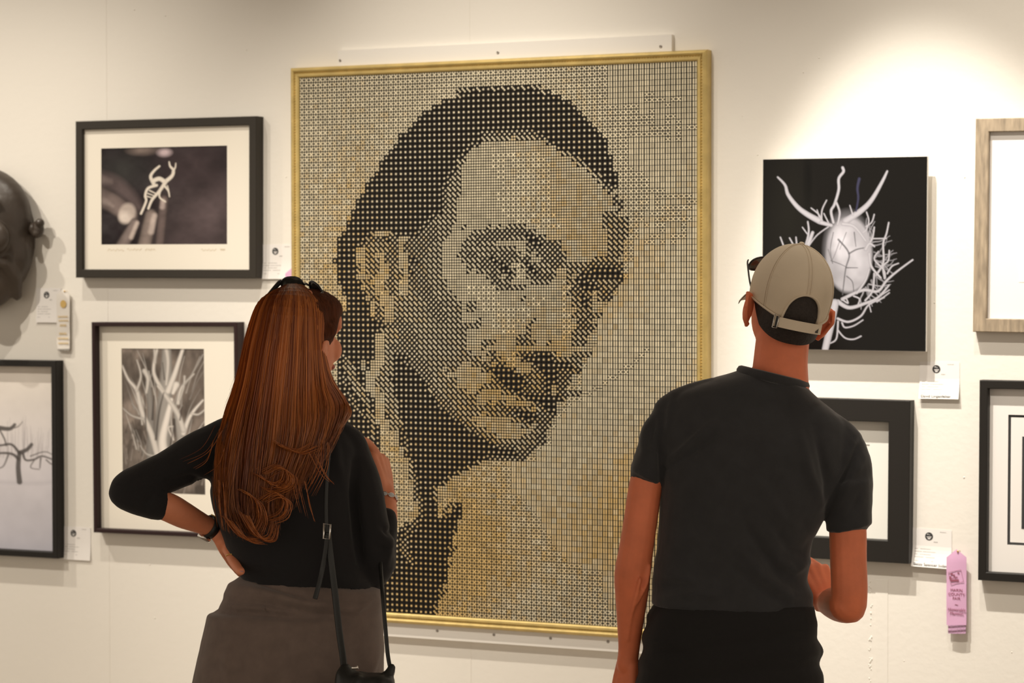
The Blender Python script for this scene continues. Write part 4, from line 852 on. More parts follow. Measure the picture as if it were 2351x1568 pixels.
def hand(mb, w, d, n, s, curl=(25, 35, 25), size=.178, spread=.06, thumb=(.9, .5), fing=None):
    """w wrist, d along the hand, n out of the back of the hand, s towards the thumb"""
    d = d.normalized(); n = (n - d * n.dot(d)).normalized(); s = (s - d * s.dot(d) - n * s.dot(n)).normalized()
    k = size / .178; tips = []
    for i, (lat, mc, ln) in enumerate(((.026, .086, .070), (.008, .088, .078), (-.010, .084, .072), (-.027, .076, .056))):
        cu = curl if fing is None else fing[i]
        base = w + (s * lat * .55) * k; kn = w + (d * mc + s * lat * 1.05 + n * (.004 - abs(lat) * .15)) * k
        mb.caps_tube([base, (base + kn) / 2 + n * .002 * k, kn], [.0135 * k, .0125 * k, .0108 * k], 10)
        mb.caps_tube([base - n * .008 * k, kn - n * .007 * k - d * .01 * k], [.012 * k, .0105 * k], 10)
        ax = d.copy(); p0 = kn; a = 0; pts = [p0]; rad = [.0102 * k]
        sp = s * (lat * spread * 12)
        for q, (fr, an) in enumerate(zip((.45, .30, .25), cu)):
            a += math.radians(an + i * 2)
            dir_ = (d * math.cos(a) - n * math.sin(a) + sp * .25).normalized()
            p1 = pts[-1] + dir_ * (ln * fr * k); pts.append(p1); rad.append((.0094, .0086, .0072)[q] * k * (.9 if i == 3 else 1))
        mb.caps_tube(pts, rad, 10); tips.append((pts[-1], dir_))
    b = w + (d * .018 + s * .020 - n * .006) * k; m1 = b + (d * .034 + s * .024 * thumb[0] - n * .016) * k
    m2 = m1 + (d * .032 + s * .012 * thumb[0] - n * .014 * thumb[1]) * k; m3 = m2 + (d * .024 - s * .002 - n * .012 * thumb[1]) * k
    mb.caps_tube([b, m1, m2, m3], [.0155 * k, .0130 * k, .0105 * k, .0085 * k], 10)
    tips.append((m3, (m3 - m2).normalized()))
    return tips
def nails(tips, n, parent, idx):
    for i in idx:
        p_, d = tips[i]; q = p_ + d * .003 + n * .0068; s = d.cross(n).normalized(); nn = s.cross(d).normalized()
        MB().ell(q, s * .0048, d * .0062, nn * .0016, 12, 8).build('fingernail', NAIL, parent, True)
def shoe(mb, heel, fwd, side):
    f = fwd.normalized(); r = f.cross(V((0, 0, 1))).normalized(); rows = []
    for q, (y, w, z, h_) in enumerate(((-.02, .022, .045, .045), (.0, .034, .050, .05), (.05, .036, .052, .052), (.10, .038, .045, .045), (.15, .043, .034, .034), (.20, .040, .026, .026), (.235, .022, .018, .018))):
        c_ = heel + f * y + V((0, 0, h_)); rows.append([c_ + r * (w * u) + V((0, 0, h_ * v)) for u, v in sup(20, 2.6)])
    mb.rings(rows)

# ================================================================== the man
R_ = V((R0.x, R0.y, 0)).normalized(); UZ = V((0, 0, 1))
man = thing('person', 'man seen from behind in beige cap and charcoal t-shirt, head tilted, right forearm bent', 'person', G(1690, 0, .0))
hr, hf, hu = head_axes(math.radians(-14), math.radians(11), math.radians(4))
HC = P(1808, 690, .02)
b = MB()
head(b, HC, hr, hf, hu, 1.04)
limb(b, [(1790, 930, .02, 70), (1790, 880, .025, 67), (1792, 830, .03, 63), (1797, 780, .035, 62), (1803, 730, .04, 62)], 22)
limb(b, [(1700, 905, .0, 26), (1750, 868, .015, 34), (1778, 830, .025, 34)]); limb(b, [(1860, 945, .0, 26), (1826, 900, .01, 32), (1812, 850, .02, 32)])
TR = [(1699, 850, 1850, 888, .025, .078), (1622, 874, 1888, 922, .02, .088), (1548, 900, 1946, 975, .015, .093), (1520, 950, 1952, 1025, .01, .108), (1512, 1020, 1940, 1080, .005, .115), (1517, 1090, 1918, 1130, .0, .118), (1516, 1160, 1893, 1180, .0, .114), (1511, 1230, 1868, 1235, .0, .107), (1504, 1295, 1856, 1300, .0, .102), (1497, 1345, 1859, 1350, .0, .104), (1497, 1388, 1872, 1400, .0, .108)]
TB = TR + [(1490, 1440, 1872, 1450, 0, .112), (1484, 1520, 1880, 1530, 0, .12), (1478, 1620, 1882, 1620, 0, .118)]
loft(b, TB, scale=.83)
# left arm, hanging
LA = [(1545, 975, .0, 28), (1500, 1045, -.01, 31), (1484, 1105, -.015, 38), (1470, 1200, -.015, 39), (1460, 1265, -.01, 40), (1452, 1320, .0, 42), (1450, 1370, .01, 38), (1447, 1430, .02, 31), (1444, 1490, .03, 25), (1440, 1525, .035, 25)]
limb(b, LA)
tips = hand(b, P(1440, 1525, .035), (P(1428, 1640, .05) - P(1440, 1525, .035)), (-R_ - FH * .8), (FH - R_ * .3), curl=(20, 28, 20), size=.188)
# right arm, elbow bent, forearm across the front
RA = [(1925, 1040, .0, 38), (1942, 1110, -.01, 40), (1946, 1200, -.02, 43), (1948, 1290, -.03, 42), (1950, 1350, -.035, 42), (1948, 1390, -.03, 42)]
limb(b, RA)
limb(b, [(1946, 1388, -.03, 43), (1930, 1388, .03, 41), (1912, 1384, .09, 36), (1902, 1386, .14, 28), (1895, 1384, .165, 24)])
tips = hand(b, P(1897, 1386, .16), (P(1872, 1322, .185) - P(1897, 1386, .16)), (R_ * .35 - FH * .9), (-R_ * .8 - UZ * .3), fing=[(15, 50, 40), (28, 60, 40), (42, 62, 40), (60, 60, 40)], size=.188)
# hanging veins / muscle on the left forearm
limb(b, [(1470, 1330, -.045, 4), (1458, 1380, -.03, 5), (1448, 1420, -.015, 4), (1440, 1470, .0, 3)])
limb(b, [(1490, 1300, -.03, 5), (1484, 1340, -.03, 5), (1462, 1385, -.028, 4)])
for x, dx in ((1590, -25), (1775, 25)):
    b.caps_tube([G(x, .86), G(x + dx * .3, .62, .01), G(x + dx * .6, .48, .0), G(x + dx * .8, .34, -.02), G(x + dx, .09, -.02)], [.085, .066, .052, .052, .038], 18)
    b.caps_tube([G(x + dx, .07, -.03), G(x + dx, .05, .06), G(x + dx, .035, .14)], [.036, .036, .028], 14)
for s_ in (-1, 1): ear(b, HC - hu * .004, hr, hf, hu, s_, 1.28)
fuse(b, 'body', SKIN, man, .0036, 2)
# clothes
s = MB(); loft(s, TR, e=2.5, scale=1.0)
limb(s, [(1640, 896, .01, 30), (1568, 917, .0, 30), (1532, 942, .0, 33)])
limb(s, [(1590, 930, .01, 36), (1548, 945, .0, 40), (1520, 990, -.008, 41), (1500, 1045, -.012, 42), (1486, 1088, -.014, 40)])
limb(s, [(1895, 985, .01, 46), (1934, 1022, .0, 50), (1950, 1080, -.01, 53), (1951, 1140, -.015, 52), (1950, 1185, -.02, 50)])
def hem(mb, a, bb, c_, d_, dep, hd):          # the open, slightly flared end of a sleeve
    rows = []
    for (xl, yl, xr, yr), g_ in ((a, 1), (bb, 1.0), (c_, 1.0), (d_, 1.0)): rows.append((xl, yl, xr, yr, dep, hd))
    loft(mb, rows, e=2.1, n=28, sub=2)
hem(s, (1470, 1020, 1534, 1050), (1461, 1040, 1526, 1072), (1452, 1060, 1520, 1095), (1446, 1078, 1517, 1114), -.014, .047)
hem(s, (1896, 1110, 2000, 1100), (1896, 1150, 2000, 1135), (1897, 1190, 2001, 1170), (1898, 1222, 2002, 1202), -.018, .053)
mf = [([(1535, 1060), (1570, 1030), (1620, 985), (1640, 970)], 9, .006), ([(1530, 1075), (1570, 1048), (1640, 1000)], 8, -.005), ([(1520, 940), (1517, 1000), (1518, 1050), (1520, 1110)], 7, -.005), ([(1545, 905), (1538, 950), (1532, 1000)], 7, .004),
      ([(1490, 930), (1478, 1000), (1475, 1060)], 8, .003), ([(1505, 960), (1490, 1020)], 6, -.004),
      ([(1890, 1160), (1860, 1090), (1840, 1000)], 12, .006), ([(1895, 1175), (1900, 1110), (1880, 1020), (1870, 980)], 10, -.006), ([(1905, 1150), (1935, 1080), (1960, 1020)], 9, .006), ([(1900, 1165), (1925, 1110), (1955, 1055), (1975, 1010)], 7, -.006), ([(1930, 1150), (1960, 1090), (1985, 1050)], 9, .004), ([(1950, 1185), (1980, 1120)], 8, -.003),
      ([(1890, 1190), (1850, 1230), (1790, 1180), (1740, 1110)], 14, .003), ([(1868, 1240), (1845, 1275), (1810, 1260), (1770, 1200)], 12, -.005), ([(1856, 1290), (1825, 1310), (1790, 1290)], 10, .006), ([(1858, 1330), (1830, 1345), (1790, 1320), (1740, 1250), (1700, 1180)], 13, -.006), ([(1862, 1365), (1820, 1372), (1760, 1330), (1690, 1250)], 13, .006), ([(1868, 1392), (1810, 1392), (1740, 1350), (1670, 1290)], 11, -.004),
      ([(1515, 1378), (1600, 1362), (1680, 1366)], 10, .006), ([(1505, 1352), (1580, 1340)], 9, -.004), ([(1500, 1300), (1560, 1330), (1640, 1345)], 11, .003), ([(1640, 1000), (1700, 1010), (1780, 1030)], 30, .002)]
fuse(s, 'tshirt', TEE, man, .0048, 6, creases(mf, .0022, 12, gain=1.6))
# collar band
cb = []
for a in np.linspace(0, 2 * math.pi, 40, endpoint=False):
    u, v = math.cos(a), math.sin(a); q = P(1775 + 76 * u, 868 + 18.5 * u, .026 + .082 * v); q = q - UZ * (.035 * max(0, v) ** 1.5); cb.append(q)
MB().tube(cb, [(.011, .008)] * 40, 8, closed=True, flat=UZ).build('neckband', TEE, man, True)
# trousers with the sweater knotted round the waist
tr = MB()
loft(tr, [(1512, 1372, 1866, 1384, 0, .102), (1498, 1394, 1872, 1405, 0, .112), (1482, 1425, 1876, 1440, 0, .120), (1478, 1475, 1876, 1482, 0, .124), (1468, 1520, 1884, 1525, 0, .128), (1460, 1568, 1889, 1570, 0, .130), (1456, 1630, 1890, 1630, 0, .127), (1466, 1690, 1878, 1690, 0, .118), (1486, 1750, 1858, 1750, 0, .10), (1520, 1800, 1826, 1800, 0, .07)], e=2.5)
for x, dx in ((1590, -25), (1775, 25)):
    tr.caps_tube([G(x, .84), G(x + dx * .3, .66, .01), G(x + dx * .6, .48, .0), G(x + dx * .8, .30, -.02), G(x + dx, .09, -.015)], [.108, .092, .075, .067, .056], 20)
def bands(co, x, y):
    return .0028 * (np.sin(y * .105 + np.sin(x * .011) * 2.2) + .6 * np.sin(y * .061 + x * .013)) * np.clip((y - 1395) / 30, 0, 1) * np.clip((1600 - y) / 60, 0, 1)
fuse(tr, 'trousers', BLKC, man, .0065, 4, creases([([(1490, 1470), (1600, 1500), (1750, 1490)], 12, .004), ([(1880, 1500), (1830, 1520), (1760, 1530)], 10, .006), ([(1878, 1455), (1800, 1470)], 9, .005)], .003, 10, bands))
sm = MB()
for x, dx in ((1590, -25), (1775, 25)): shoe(sm, G(x + dx, 0, -.05), FH + R_ * (dx * .006), 1)
mid = len(sm.v) // 2
k_ = [i for i, f_ in enumerate(sm.f) if max(f_) < mid]
for a0, a1 in ((0, mid), (mid, len(sm.v))):
    q = MB().add(sm.v[a0:a1], [tuple(i - a0 for i in f_) for f_ in sm.f if a0 <= min(f_) and max(f_) < a1]); q.build('shoe', SHOE, man, True)
# short hair: a thin shell over the back and sides of the skull
def hv(x, y, z, k=1.04): return HC + (hr * x + hf * y + hu * z) * k
v_, f_ = [], []; NU, NV = 60, 26
hz = lambda ph: -.084 + .026 * min(1, max(0, (math.cos(ph) + 1) / .6)) ** 1.3 + max(0, math.cos(ph) + .4) * .10
for i in range(NV):
    q = i / (NV - 1)
    for j_ in range(NU):
        ph = 2 * math.pi * j_ / NU                    # cos(ph) = 1 faces forward
        zb = min(hz(ph), .06); z = zb + (.112 - zb) * q
        zz = max(-1, min(1, (z - .025) / .0925)); rr = math.sqrt(max(0, 1 - zz * zz)) if z > .025 else 1 - .07 * ((.025 - z) / .1) ** 2
        nape = max(0, -math.cos(ph)) * max(0, (-.02 - z)) * .42
        taper = .0016 + .0022 * min(1, (z - zb) / .03)
        v_.append(hv(math.sin(ph) * (.0745 * rr + taper), -.012 + math.cos(ph) * (.0945 * rr + taper) + nape, z))
for i in range(NV - 1):
    for j_ in range(NU): f_.append((i * NU + j_, i * NU + (j_ + 1) % NU, (i + 1) * NU + (j_ + 1) % NU, (i + 1) * NU + j_))
f_.append(tuple((NV - 1) * NU + j_ for j_ in range(NU)))
mh = mesh('hair', v_, f_, MHAIR, man, True)
# baseball cap
CK = 1.04
def capv(ph, q, grow=0.0):                     # ph round the head (0 = front), q 0 rim .. 1 crown
    rim = -.034 * (1 - math.cos(ph)) / 2 - .008 * math.cos(2 * ph)
    db = abs(((ph - math.pi + math.pi) % (2 * math.pi)) - math.pi)
    aw = .50
    if db < aw: rim += .064 * math.sqrt(max(0, 1 - (db / aw) ** 2))
    zz0 = math.asin(max(-.6, min(.98, (rim - .022) / .100))); th = zz0 + (math.pi / 2 - zz0) * q
    a, b_, h_ = .084 + grow, .104 + grow, .100 + grow
    ct = math.cos(th) if th > 0 else math.cos(th) ** .5
    return HC + (hr * (math.sin(ph) * a * ct) + hf * (-.010 + math.cos(ph) * b_ * ct) + hu * (.022 + h_ * math.sin(th))) * CK
v_, f_ = [], []; NU, NV = 144, 30
for i in range(NV):
    for j_ in range(NU): v_.append(capv(2 * math.pi * j_ / NU, i / (NV - 1)))
for i in range(NV - 1):
    for j_ in range(NU): f_.append((i * NU + j_, i * NU + (j_ + 1) % NU, (i + 1) * NU + (j_ + 1) % NU, (i + 1) * NU + j_))
cap = mesh('cap', v_, f_, CAPM, man, True, 'beige baseball cap worn forwards')
m_ = cap.modifiers.new('s', 'SOLIDIFY'); m_.thickness = .0022; m_.offset = 1
seam = MB()
for ph in (math.pi, math.pi - 1.05, math.pi + 1.05, 0):
    qs = [capv(ph, q, .0010) for q in np.linspace(.0, 1, 24)]
    for s_ in (-1, 1):
        seam.tube([q + (hr * math.cos(ph) * s_ - hf * math.sin(ph) * s_) * (.0036 if ph == math.pi else .0022) for q in qs], .0009, 5)
seam.build('seam', CAPD, cap, True)
MB().tube([capv(2 * math.pi * k / 144, .012, .001) for k in range(144)], [(.0018, .0045)] * 144, 6, closed=True, flat=hu).build('edge_binding', CAPD, cap, True)
q = capv(0, 1, .003); MB().ell(q, hr * .006, hf * .006, hu * .003, 12, 8).build('button', CAPM, cap, True)
# visor
v_, f_ = [], []; n1, n2 = 28, 8
for side in (0, 1):
    for i in range(n1):
        a = -1.15 + 2.3 * i / (n1 - 1)
        base = capv(a, 0.02)
        for k in range(n2):
            g_ = k / (n2 - 1); ext = .072 * math.cos(a * .78) ** .6
            v_.append(base + (hf * (ext * g_) - hu * (.016 * g_ * g_ + .012 * abs(a) ** 1.5 * g_) + hu * (.002 if side else -.002)))
for side in (0, 1):
    o_ = side * n1 * n2
    for i in range(n1 - 1):
        for k in range(n2 - 1):
            q = (o_ + i * n2 + k, o_ + i * n2 + k + 1, o_ + (i + 1) * n2 + k + 1, o_ + (i + 1) * n2 + k); f_.append(q if side else q[::-1])
for i in range(n1 - 1): f_.append((i * n2 + n2 - 1, (i + 1) * n2 + n2 - 1, n1 * n2 + (i + 1) * n2 + n2 - 1, n1 * n2 + i * n2 + n2 - 1))
mesh('visor', v_, f_, CAPM, cap, True)
# strap across the gap
def strapv(ph, z): 
    a, b_ = .0862, .1062
    return HC + (hr * (math.sin(ph) * a) + hf * (-.010 + math.cos(ph) * b_ + .004) + hu * z) * CK
st = MB(); rows = []
for ph in np.linspace(math.pi - .62, math.pi + .66, 22):
    z0, z1 = -.052, -.031
    o_ = (hr * math.sin(ph) + hf * math.cos(ph)) * .0026
    rows.append([strapv(ph, z0), strapv(ph, z0) + o_, strapv(ph, z1) + o_, strapv(ph, z1)])
st.rings(rows); st.build('strap', CAPD, cap)
bk = MB(); ph = math.pi + .60
oo = (hr * math.sin(ph) + hf * math.cos(ph)) * .004
pts = [strapv(ph - .05, -.055) + oo, strapv(ph - .05, -.027) + oo, strapv(ph + .06, -.027) + oo, strapv(ph + .06, -.055) + oo]
bk.tube(pts, .0014, 6, closed=True); bk.build('buckle', SILV, cap, True)
bk = MB(); bk.add([strapv(ph - .03, -.052) + oo * .9, strapv(ph - .03, -.030) + oo * .9, strapv(ph + .02, -.030) + oo * .9, strapv(ph + .02, -.052) + oo * .9], [(0, 1, 2, 3)]); bk.build('buckle_slot', INK, cap)
ph = math.pi - .47; oo = (hr * math.sin(ph) + hf * math.cos(ph)) * .0035
lg = MB()
for u0, u1 in ((-.075, -.045), (-.04, -.010), (-.005, .025)):
    hh = .0035 + .007 * (u1 + .075) / .1
    lg.add([strapv(ph - u0, -.049) + oo, strapv(ph - u1, -.049) + oo, strapv(ph - u1, -.049 + hh) + oo, strapv(ph - u0 - .006, -.049 + hh * .72) + oo], [(0, 1, 2, 3)])
lg.build('logo', INK, cap)
# sunglasses on the cap
def glasses(label, c_, r, f, u, halfw, lensw, lensh, drop, frame_m, tw, wrap=.02, arm=.12, armdrop=.03, accent=None, conv=.004):
    t = thing('sunglasses', label, 'sunglasses', c_)
    fr = MB(); ln = []
    for s_ in (-1, 1):
        cc = c_ + r * (s_ * (lensw * .5 + .010)); ring = []
        for a in np.linspace(0, 2 * math.pi, 28, endpoint=False):
            x = math.copysign(abs(math.cos(a)) ** .75, math.cos(a)) * lensw / 2; z = math.copysign(abs(math.sin(a)) ** .8, math.sin(a)) * lensh / 2
            xo = s_ * (lensw * .5 + .010) + x; ring.append(c_ + r * xo + u * (z - .004 * (x * s_ / lensw)) - f * (wrap * (xo / halfw) ** 2))
        fr.tube(ring, .0024, 8, closed=True); ln.append(ring)
    fr.tube([c_ - r * .010 + u * .006, c_ + u * .010, c_ + r * .010 + u * .006], .0024, 8)
    fr.build('frame', frame_m, t, True)
    for ring in ln: MB().add([q for q in ring] + [sum(ring, V()) / 28 + f * .003], [(k, (k + 1) % 28, 28) for k in range(28)]).build('lens', LENS_M, t, True)
    for s_ in (-1, 1):
        h0 = c_ + r * (s_ * halfw) + u * .010 - f * wrap
        pts = [h0, h0 - f * .008 + r * (s_ * .002), h0 - f * (arm * .55) - u * (armdrop * .15) + r * (s_ * (.004 - conv * .35)), h0 - f * (arm * .85) - u * (armdrop * .5) - r * (s_ * conv * .7), h0 - f * arm - u * armdrop - r * (s_ * conv)]
        q = spline([tuple(p_) for p_ in pts], 18)
        am = MB().tube([V(p_) for p_ in q], [(.0016, tw * (1 - .45 * i / 17)) for i in range(18)], 8, flat=r); am.build('temple_arm', frame_m, t, True)
        if accent:
            a2 = MB().tube([V(p_) + r * (s_ * .0018) for p_ in q[3:12]], [(.0006, tw * .35)] * 9, 6, flat=r); a2.build('temple_trim', accent, t, True)
            for oz in (-1, 1): MB().tube([V(p_) + r * (s_ * .0016) + u * (oz * tw * .75) for p_ in q[1:16]], .0006, 5).build('temple_edge', SILV, t, True)
    return t
gr, gf, gu = head_axes(math.radians(-14), math.radians(11), math.radians(42))
glasses('black sunglasses pushed up onto the front of the man\'s beige cap', HC + hf * .116 + hu * .066, gr, gf, gu, .075, .056, .040, 0, PLAST, .0052, .016, .110, .020)
# face details (turned to the wall)
for s_ in (-1, 1):
    MB().ell(HC + (hr * (s_ * .031) + hf * .077 + hu * .016) * 1.04, hr * .0115, hf * .0105, hu * .0095, 14, 10).build('eye', EYEW, man, True)
MB().ell(HC + (hf * .094 - hu * .063) * 1.04, hr * .023, hf * .009, hu * .009, 16, 8).build('lips', LIPS, man, True)

# ================================================================== the woman
wom = thing('person', 'woman seen from behind with long auburn hair, black top, taupe skirt, hand on hip', 'person', G(680, 0, 0))
wr, wf, wu = head_axes(math.radians(40), math.radians(2), math.radians(-2))
WC = P(689, 775, .035)
b = MB()
head(b, WC, wr, wf, wu, .97)
limb(b, [(668, 985, .02, 58), (672, 930, .025, 54), (680, 870, .03, 52), (686, 820, .035, 52)], 20)
WT = [(610, 942, 730, 948, .02, .052), (552, 962, 775, 968, .015, .07), (512, 982, 812, 990, .01, .085), (495, 1020, 828, 1028, .0, .098), (486, 1070, 830, 1075, .0, .105), (482, 1120, 826, 1122, .0, .106), (489, 1165, 824, 1168, .0, .104), (503, 1205, 822, 1208, .0, .100), (516, 1245, 824, 1248, .0, .096), (530, 1280, 832, 1284, .0, .095), (546, 1310, 846, 1318, .0, .098), (556, 1328, 862, 1350, .0, .104)]
WB = WT + [(520, 1390, 868, 1400, 0, .112), (495, 1470, 874, 1475, 0, .12), (490, 1560, 874, 1565, 0, .118), (500, 1640, 868, 1640, 0, .11)]
loft(b, WB, scale=.85)
limb(b, [(550, 1010, 0, 36), (440, 1056, -.03, 38), (350, 1098, -.07, 36), (296, 1124, -.10, 30), (345, 1150, -.09, 30), (385, 1164, -.075, 33), (420, 1182, -.055, 31), (452, 1197, -.03, 26), (480, 1210, -.01, 22), (500, 1222, .005, 21)])
wrist = P(497, 1221, .0)
tipsL = hand(b, wrist, P(540, 1292, .055) - wrist, (-R_ * .9 - UZ * .1 - FH * .1), (-FH * .9 + UZ * .1), curl=(8, 12, 10), size=.165, thumb=(.55, .2))
limb(b, [(520, 1255, .0, 13), (534, 1285, -.045, 12), (545, 1303, -.085, 11), (553, 1312, -.105, 10)])
limb(b, [(795, 1035, 0, 32), (835, 1120, .0, 34), (858, 1230, .005, 34), (862, 1300, .015, 33), (874, 1250, .06, 33), (884, 1200, .10, 29), (888, 1160, .125, 24), (886, 1125, .14, 20)])
wrist = P(886, 1128, .138)
tipsR = hand(b, wrist, P(868, 1040, .15) - wrist, (R_ * .9 - FH * .45 + UZ * .2), (-FH * .9 - R_ * .4), curl=(62, 48, 30), size=.165, thumb=(.9, .6))
limb(b, [(862, 1038, .135, 11), (844, 1016, .12, 10), (828, 1009, .10, 8.5)])
for x, dx in ((610, -10), (755, 10)):
    b.caps_tube([G(x, .84), G(x + dx * .3, .62, .01), G(x + dx * .6, .48, .0), G(x + dx * .8, .34, -.02), G(x + dx, .10, -.015)], [.078, .060, .047, .048, .031], 18)
    b.caps_tube([G(x + dx, .06, -.02), G(x + dx, .045, .05), G(x + dx, .03, .12)], [.032, .030, .024], 12)
for s_ in (-1, 1): ear(b, WC, wr, wf, wu, s_, .95)
fuse(b, 'body', SKINW, wom, .004, 3)
p_, d_ = P(554, 1311, -.113), (P(556, 1316, -.11) - P(545, 1303, -.085)).normalized()
MB().ell(p_ + V((0, 0, 0)), R_ * .0045, d_ * .006, FH * .0022, 12, 8).build('fingernail', NAIL, wom, True)
q = [P(531 + 12 * math.cos(a) , 1277 + 5 * math.sin(a), -.037 + .012 * math.sin(a)) for a in np.linspace(0, 2 * math.pi, 16, endpoint=False)]
MB().tube(q, .0012, 6, closed=True).build('ring', BRASS, wom, True)
# top
s = MB(); loft(s, WT, e=2.4)
limb(s, [(590, 985, .005, 44), (535, 1005, .0, 52), (480, 1034, -.015, 56), (430, 1060, -.032, 53), (380, 1084, -.055, 47), (335, 1104, -.078, 44), (300, 1122, -.098, 44), (292, 1130, -.10, 41)])
limb(s, [(292, 1130, -.10, 41), (318, 1143, -.097, 40), (345, 1153, -.09, 39), (362, 1160, -.084, 37)])
limb(s, [(760, 1005, .0, 42), (795, 1020, .0, 45), (818, 1080, .0, 47), (836, 1150, .0, 47), (852, 1230, .005, 47), (858, 1290, .01, 48), (850, 1320, .01, 42)])
limb(s, [(862, 1292, .02, 47), (872, 1255, .05, 41), (882, 1215, .08, 32), (886, 1190, .095, 27)])
wfld = [([(480, 1113), (440, 1095), (380, 1110)], 9, -.005), ([(400, 1125), (340, 1110), (300, 1110)], 10, .003), ([(330, 1165), (350, 1130)], 7, -.004), ([(500, 1050), (520, 1100), (540, 1180)], 14, -.004),
        ([(815, 1060), (812, 1130), (820, 1220), (828, 1290)], 9, -.010), ([(845, 1330), (780, 1330), (700, 1300)], 14, .004), ([(860, 1345), (790, 1358), (700, 1340)], 10, -.004), ([(880, 1230), (895, 1240), (890, 1290)], 8, .005), ([(875, 1210), (890, 1225), (905, 1215)], 6, -.005), ([(862, 1255), (895, 1262)], 6, -.004),
        ([(560, 1290), (640, 1300), (720, 1330)], 13, .004), ([(770, 1000), (775, 1060), (790, 1120)], 11, .003)]
fuse(s, 'black_top', KNIT, wom, .005, 5, creases(wfld, .0024, 12, gain=1.6))
# skirt with folded waist
k = MB()
loft(k, [(570, 1312, 840, 1338, 0, .080), (545, 1328, 872, 1352, 0, .108), (522, 1348, 877, 1372, 0, .117), (511, 1372, 878, 1392, 0, .122), (503, 1398, 878, 1412, 0, .124), (478, 1406, 879, 1422, 0, .130), (474, 1430, 880, 1444, 0, .134), (462, 1480, 881, 1485, 0, .138), (450, 1530, 882, 1530, 0, .142), (441, 1568, 881, 1568, 0, .144), (425, 1660, 888, 1660, 0, .146), (412, 1760, 896, 1760, 0, .148), (404, 1850, 902, 1850, 0, .150)], e=2.4, sub=2)
wk = [([(530, 1345), (600, 1360), (700, 1385), (800, 1392), (870, 1380)], 9, .006), ([(515, 1375), (600, 1385), (700, 1405), (790, 1415)], 7, -.006), ([(480, 1400), (520, 1402), (620, 1410), (720, 1418), (800, 1410)], 8, -.008), ([(500, 1395), (600, 1398), (700, 1412)], 7, .005), ([(560, 1330), (620, 1345), (720, 1378)], 6, -.004), ([(860, 1370), (820, 1400), (760, 1410)], 8, .005),
      ([(600, 1568), (612, 1490), (625, 1430)], 16, .003), ([(700, 1568), (705, 1490)], 18, -.003), ([(872, 1480), (850, 1540), (845, 1568)], 12, .005), ([(520, 1568), (530, 1480)], 16, .003), ([(800, 1568), (790, 1480), (770, 1430)], 16, .003)]
fuse(k, 'skirt', SKIRT, wom, .0062, 4, creases(wk, .0028, 9, gain=1.8))
for x, dx in ((610, -10), (755, 10)):
    q = MB(); shoe(q, G(x + dx, 0, -.045), FH + R_ * (dx * .008), 1); q.build('shoe', LEATH, wom, True)
for s_ in (-1, 1):
    MB().ell(WC + (wr * (s_ * .031) + wf * .069 + wu * .016) * .97, wr * .0105, wf * .010, wu * .0095, 14, 10).build('eye', EYEW, wom, True)
MB().ell(WC + (wf * .094 - wu * .063) * .97, wr * .022, wf * .009, wu * .009, 16, 8).build('lips', LIPS, wom, True)
# hair: solid mass below, strands above
hm = MB()
loft(hm, [(657, 664, 688, 664, .03, .03), (618, 680, 722, 682, .03, .07), (594, 706, 744, 710, .03, .095), (577, 752, 744, 754, .025, .105), (566, 790, 736, 792, .015, .105), (556, 840, 738, 842, -.005, .095), (546, 885, 745, 888, -.03, .08), (533, 930, 748, 932, -.06, .06), (518, 970, 742, 972, -.085, .048), (508, 1010, 730, 1012, -.105, .036), (506, 1060, 706, 1060, -.118, .027), (514, 1100, 672, 1100, -.117, .018), (534, 1140, 636, 1140, -.112, .010)], e=2.1)
WCk = .97
hm.ell(WC + (-wf * .012 + wu * .026) * WCk, wr * .077, wf * .092, wu * .080, 28, 18)
hm.ell(WC + wf * .030 + wu * .064, wr * .070, wf * .066, wu * .046, 24, 16)
hm.caps_tube([WC + (wr * .046 + wf * .044 + wu * .050), WC + (wr * .060 + wf * .020 + wu * .018), WC + (wr * .060 - wf * .012 + wu * .0)], [.022, .022, .020], 14)
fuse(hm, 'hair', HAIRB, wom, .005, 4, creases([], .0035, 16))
GD = [[(650, 660, .03), (596, 690, .02), (568, 760, .0), (545, 860, -.02), (517, 950, -.07), (498, 1040, -.11), (500, 1130, -.135), (528, 1210, -.135)],
      [(652, 656, .03), (612, 686, -.035), (590, 770, -.07), (570, 880, -.09), (545, 980, -.125), (530, 1080, -.15), (535, 1170, -.15), (562, 1242, -.14)],
      [(660, 654, .03), (636, 684, -.055), (620, 780, -.095), (605, 890, -.115), (590, 1000, -.145), (580, 1100, -.16), (574, 1180, -.155), (592, 1248, -.14)],
      [(670, 653, .03), (665, 684, -.06), (655, 790, -.10), (645, 900, -.12), (635, 1010, -.15), (620, 1100, -.16), (608, 1170, -.155), (618, 1232, -.14)],
      [(680, 653, .03), (695, 686, -.05), (692, 790, -.09), (690, 900, -.11), (688, 1000, -.145), (668, 1080, -.155), (648, 1145, -.15), (640, 1200, -.14)],
      [(690, 655, .03), (718, 692, -.02), (722, 790, -.06), (728, 875, -.08), (738, 945, -.11), (722, 1020, -.145), (700, 1080, -.15), (680, 1135, -.145)],
      [(697, 657, .04), (735, 702, .0), (733, 790, -.035), (752, 870, -.04), (785, 928, -.03), (770, 980, -.09), (745, 1035, -.13), (728, 1080, -.135)],
      [(700, 660, .05), (742, 720, .02), (740, 800, -.005), (762, 880, .0), (800, 940, .005), (788, 968, -.03), (765, 990, -.07), (752, 1010, -.09)]]
GD = np.array(GD); NG = len(GD)
sv, sf, scol = [], [], []
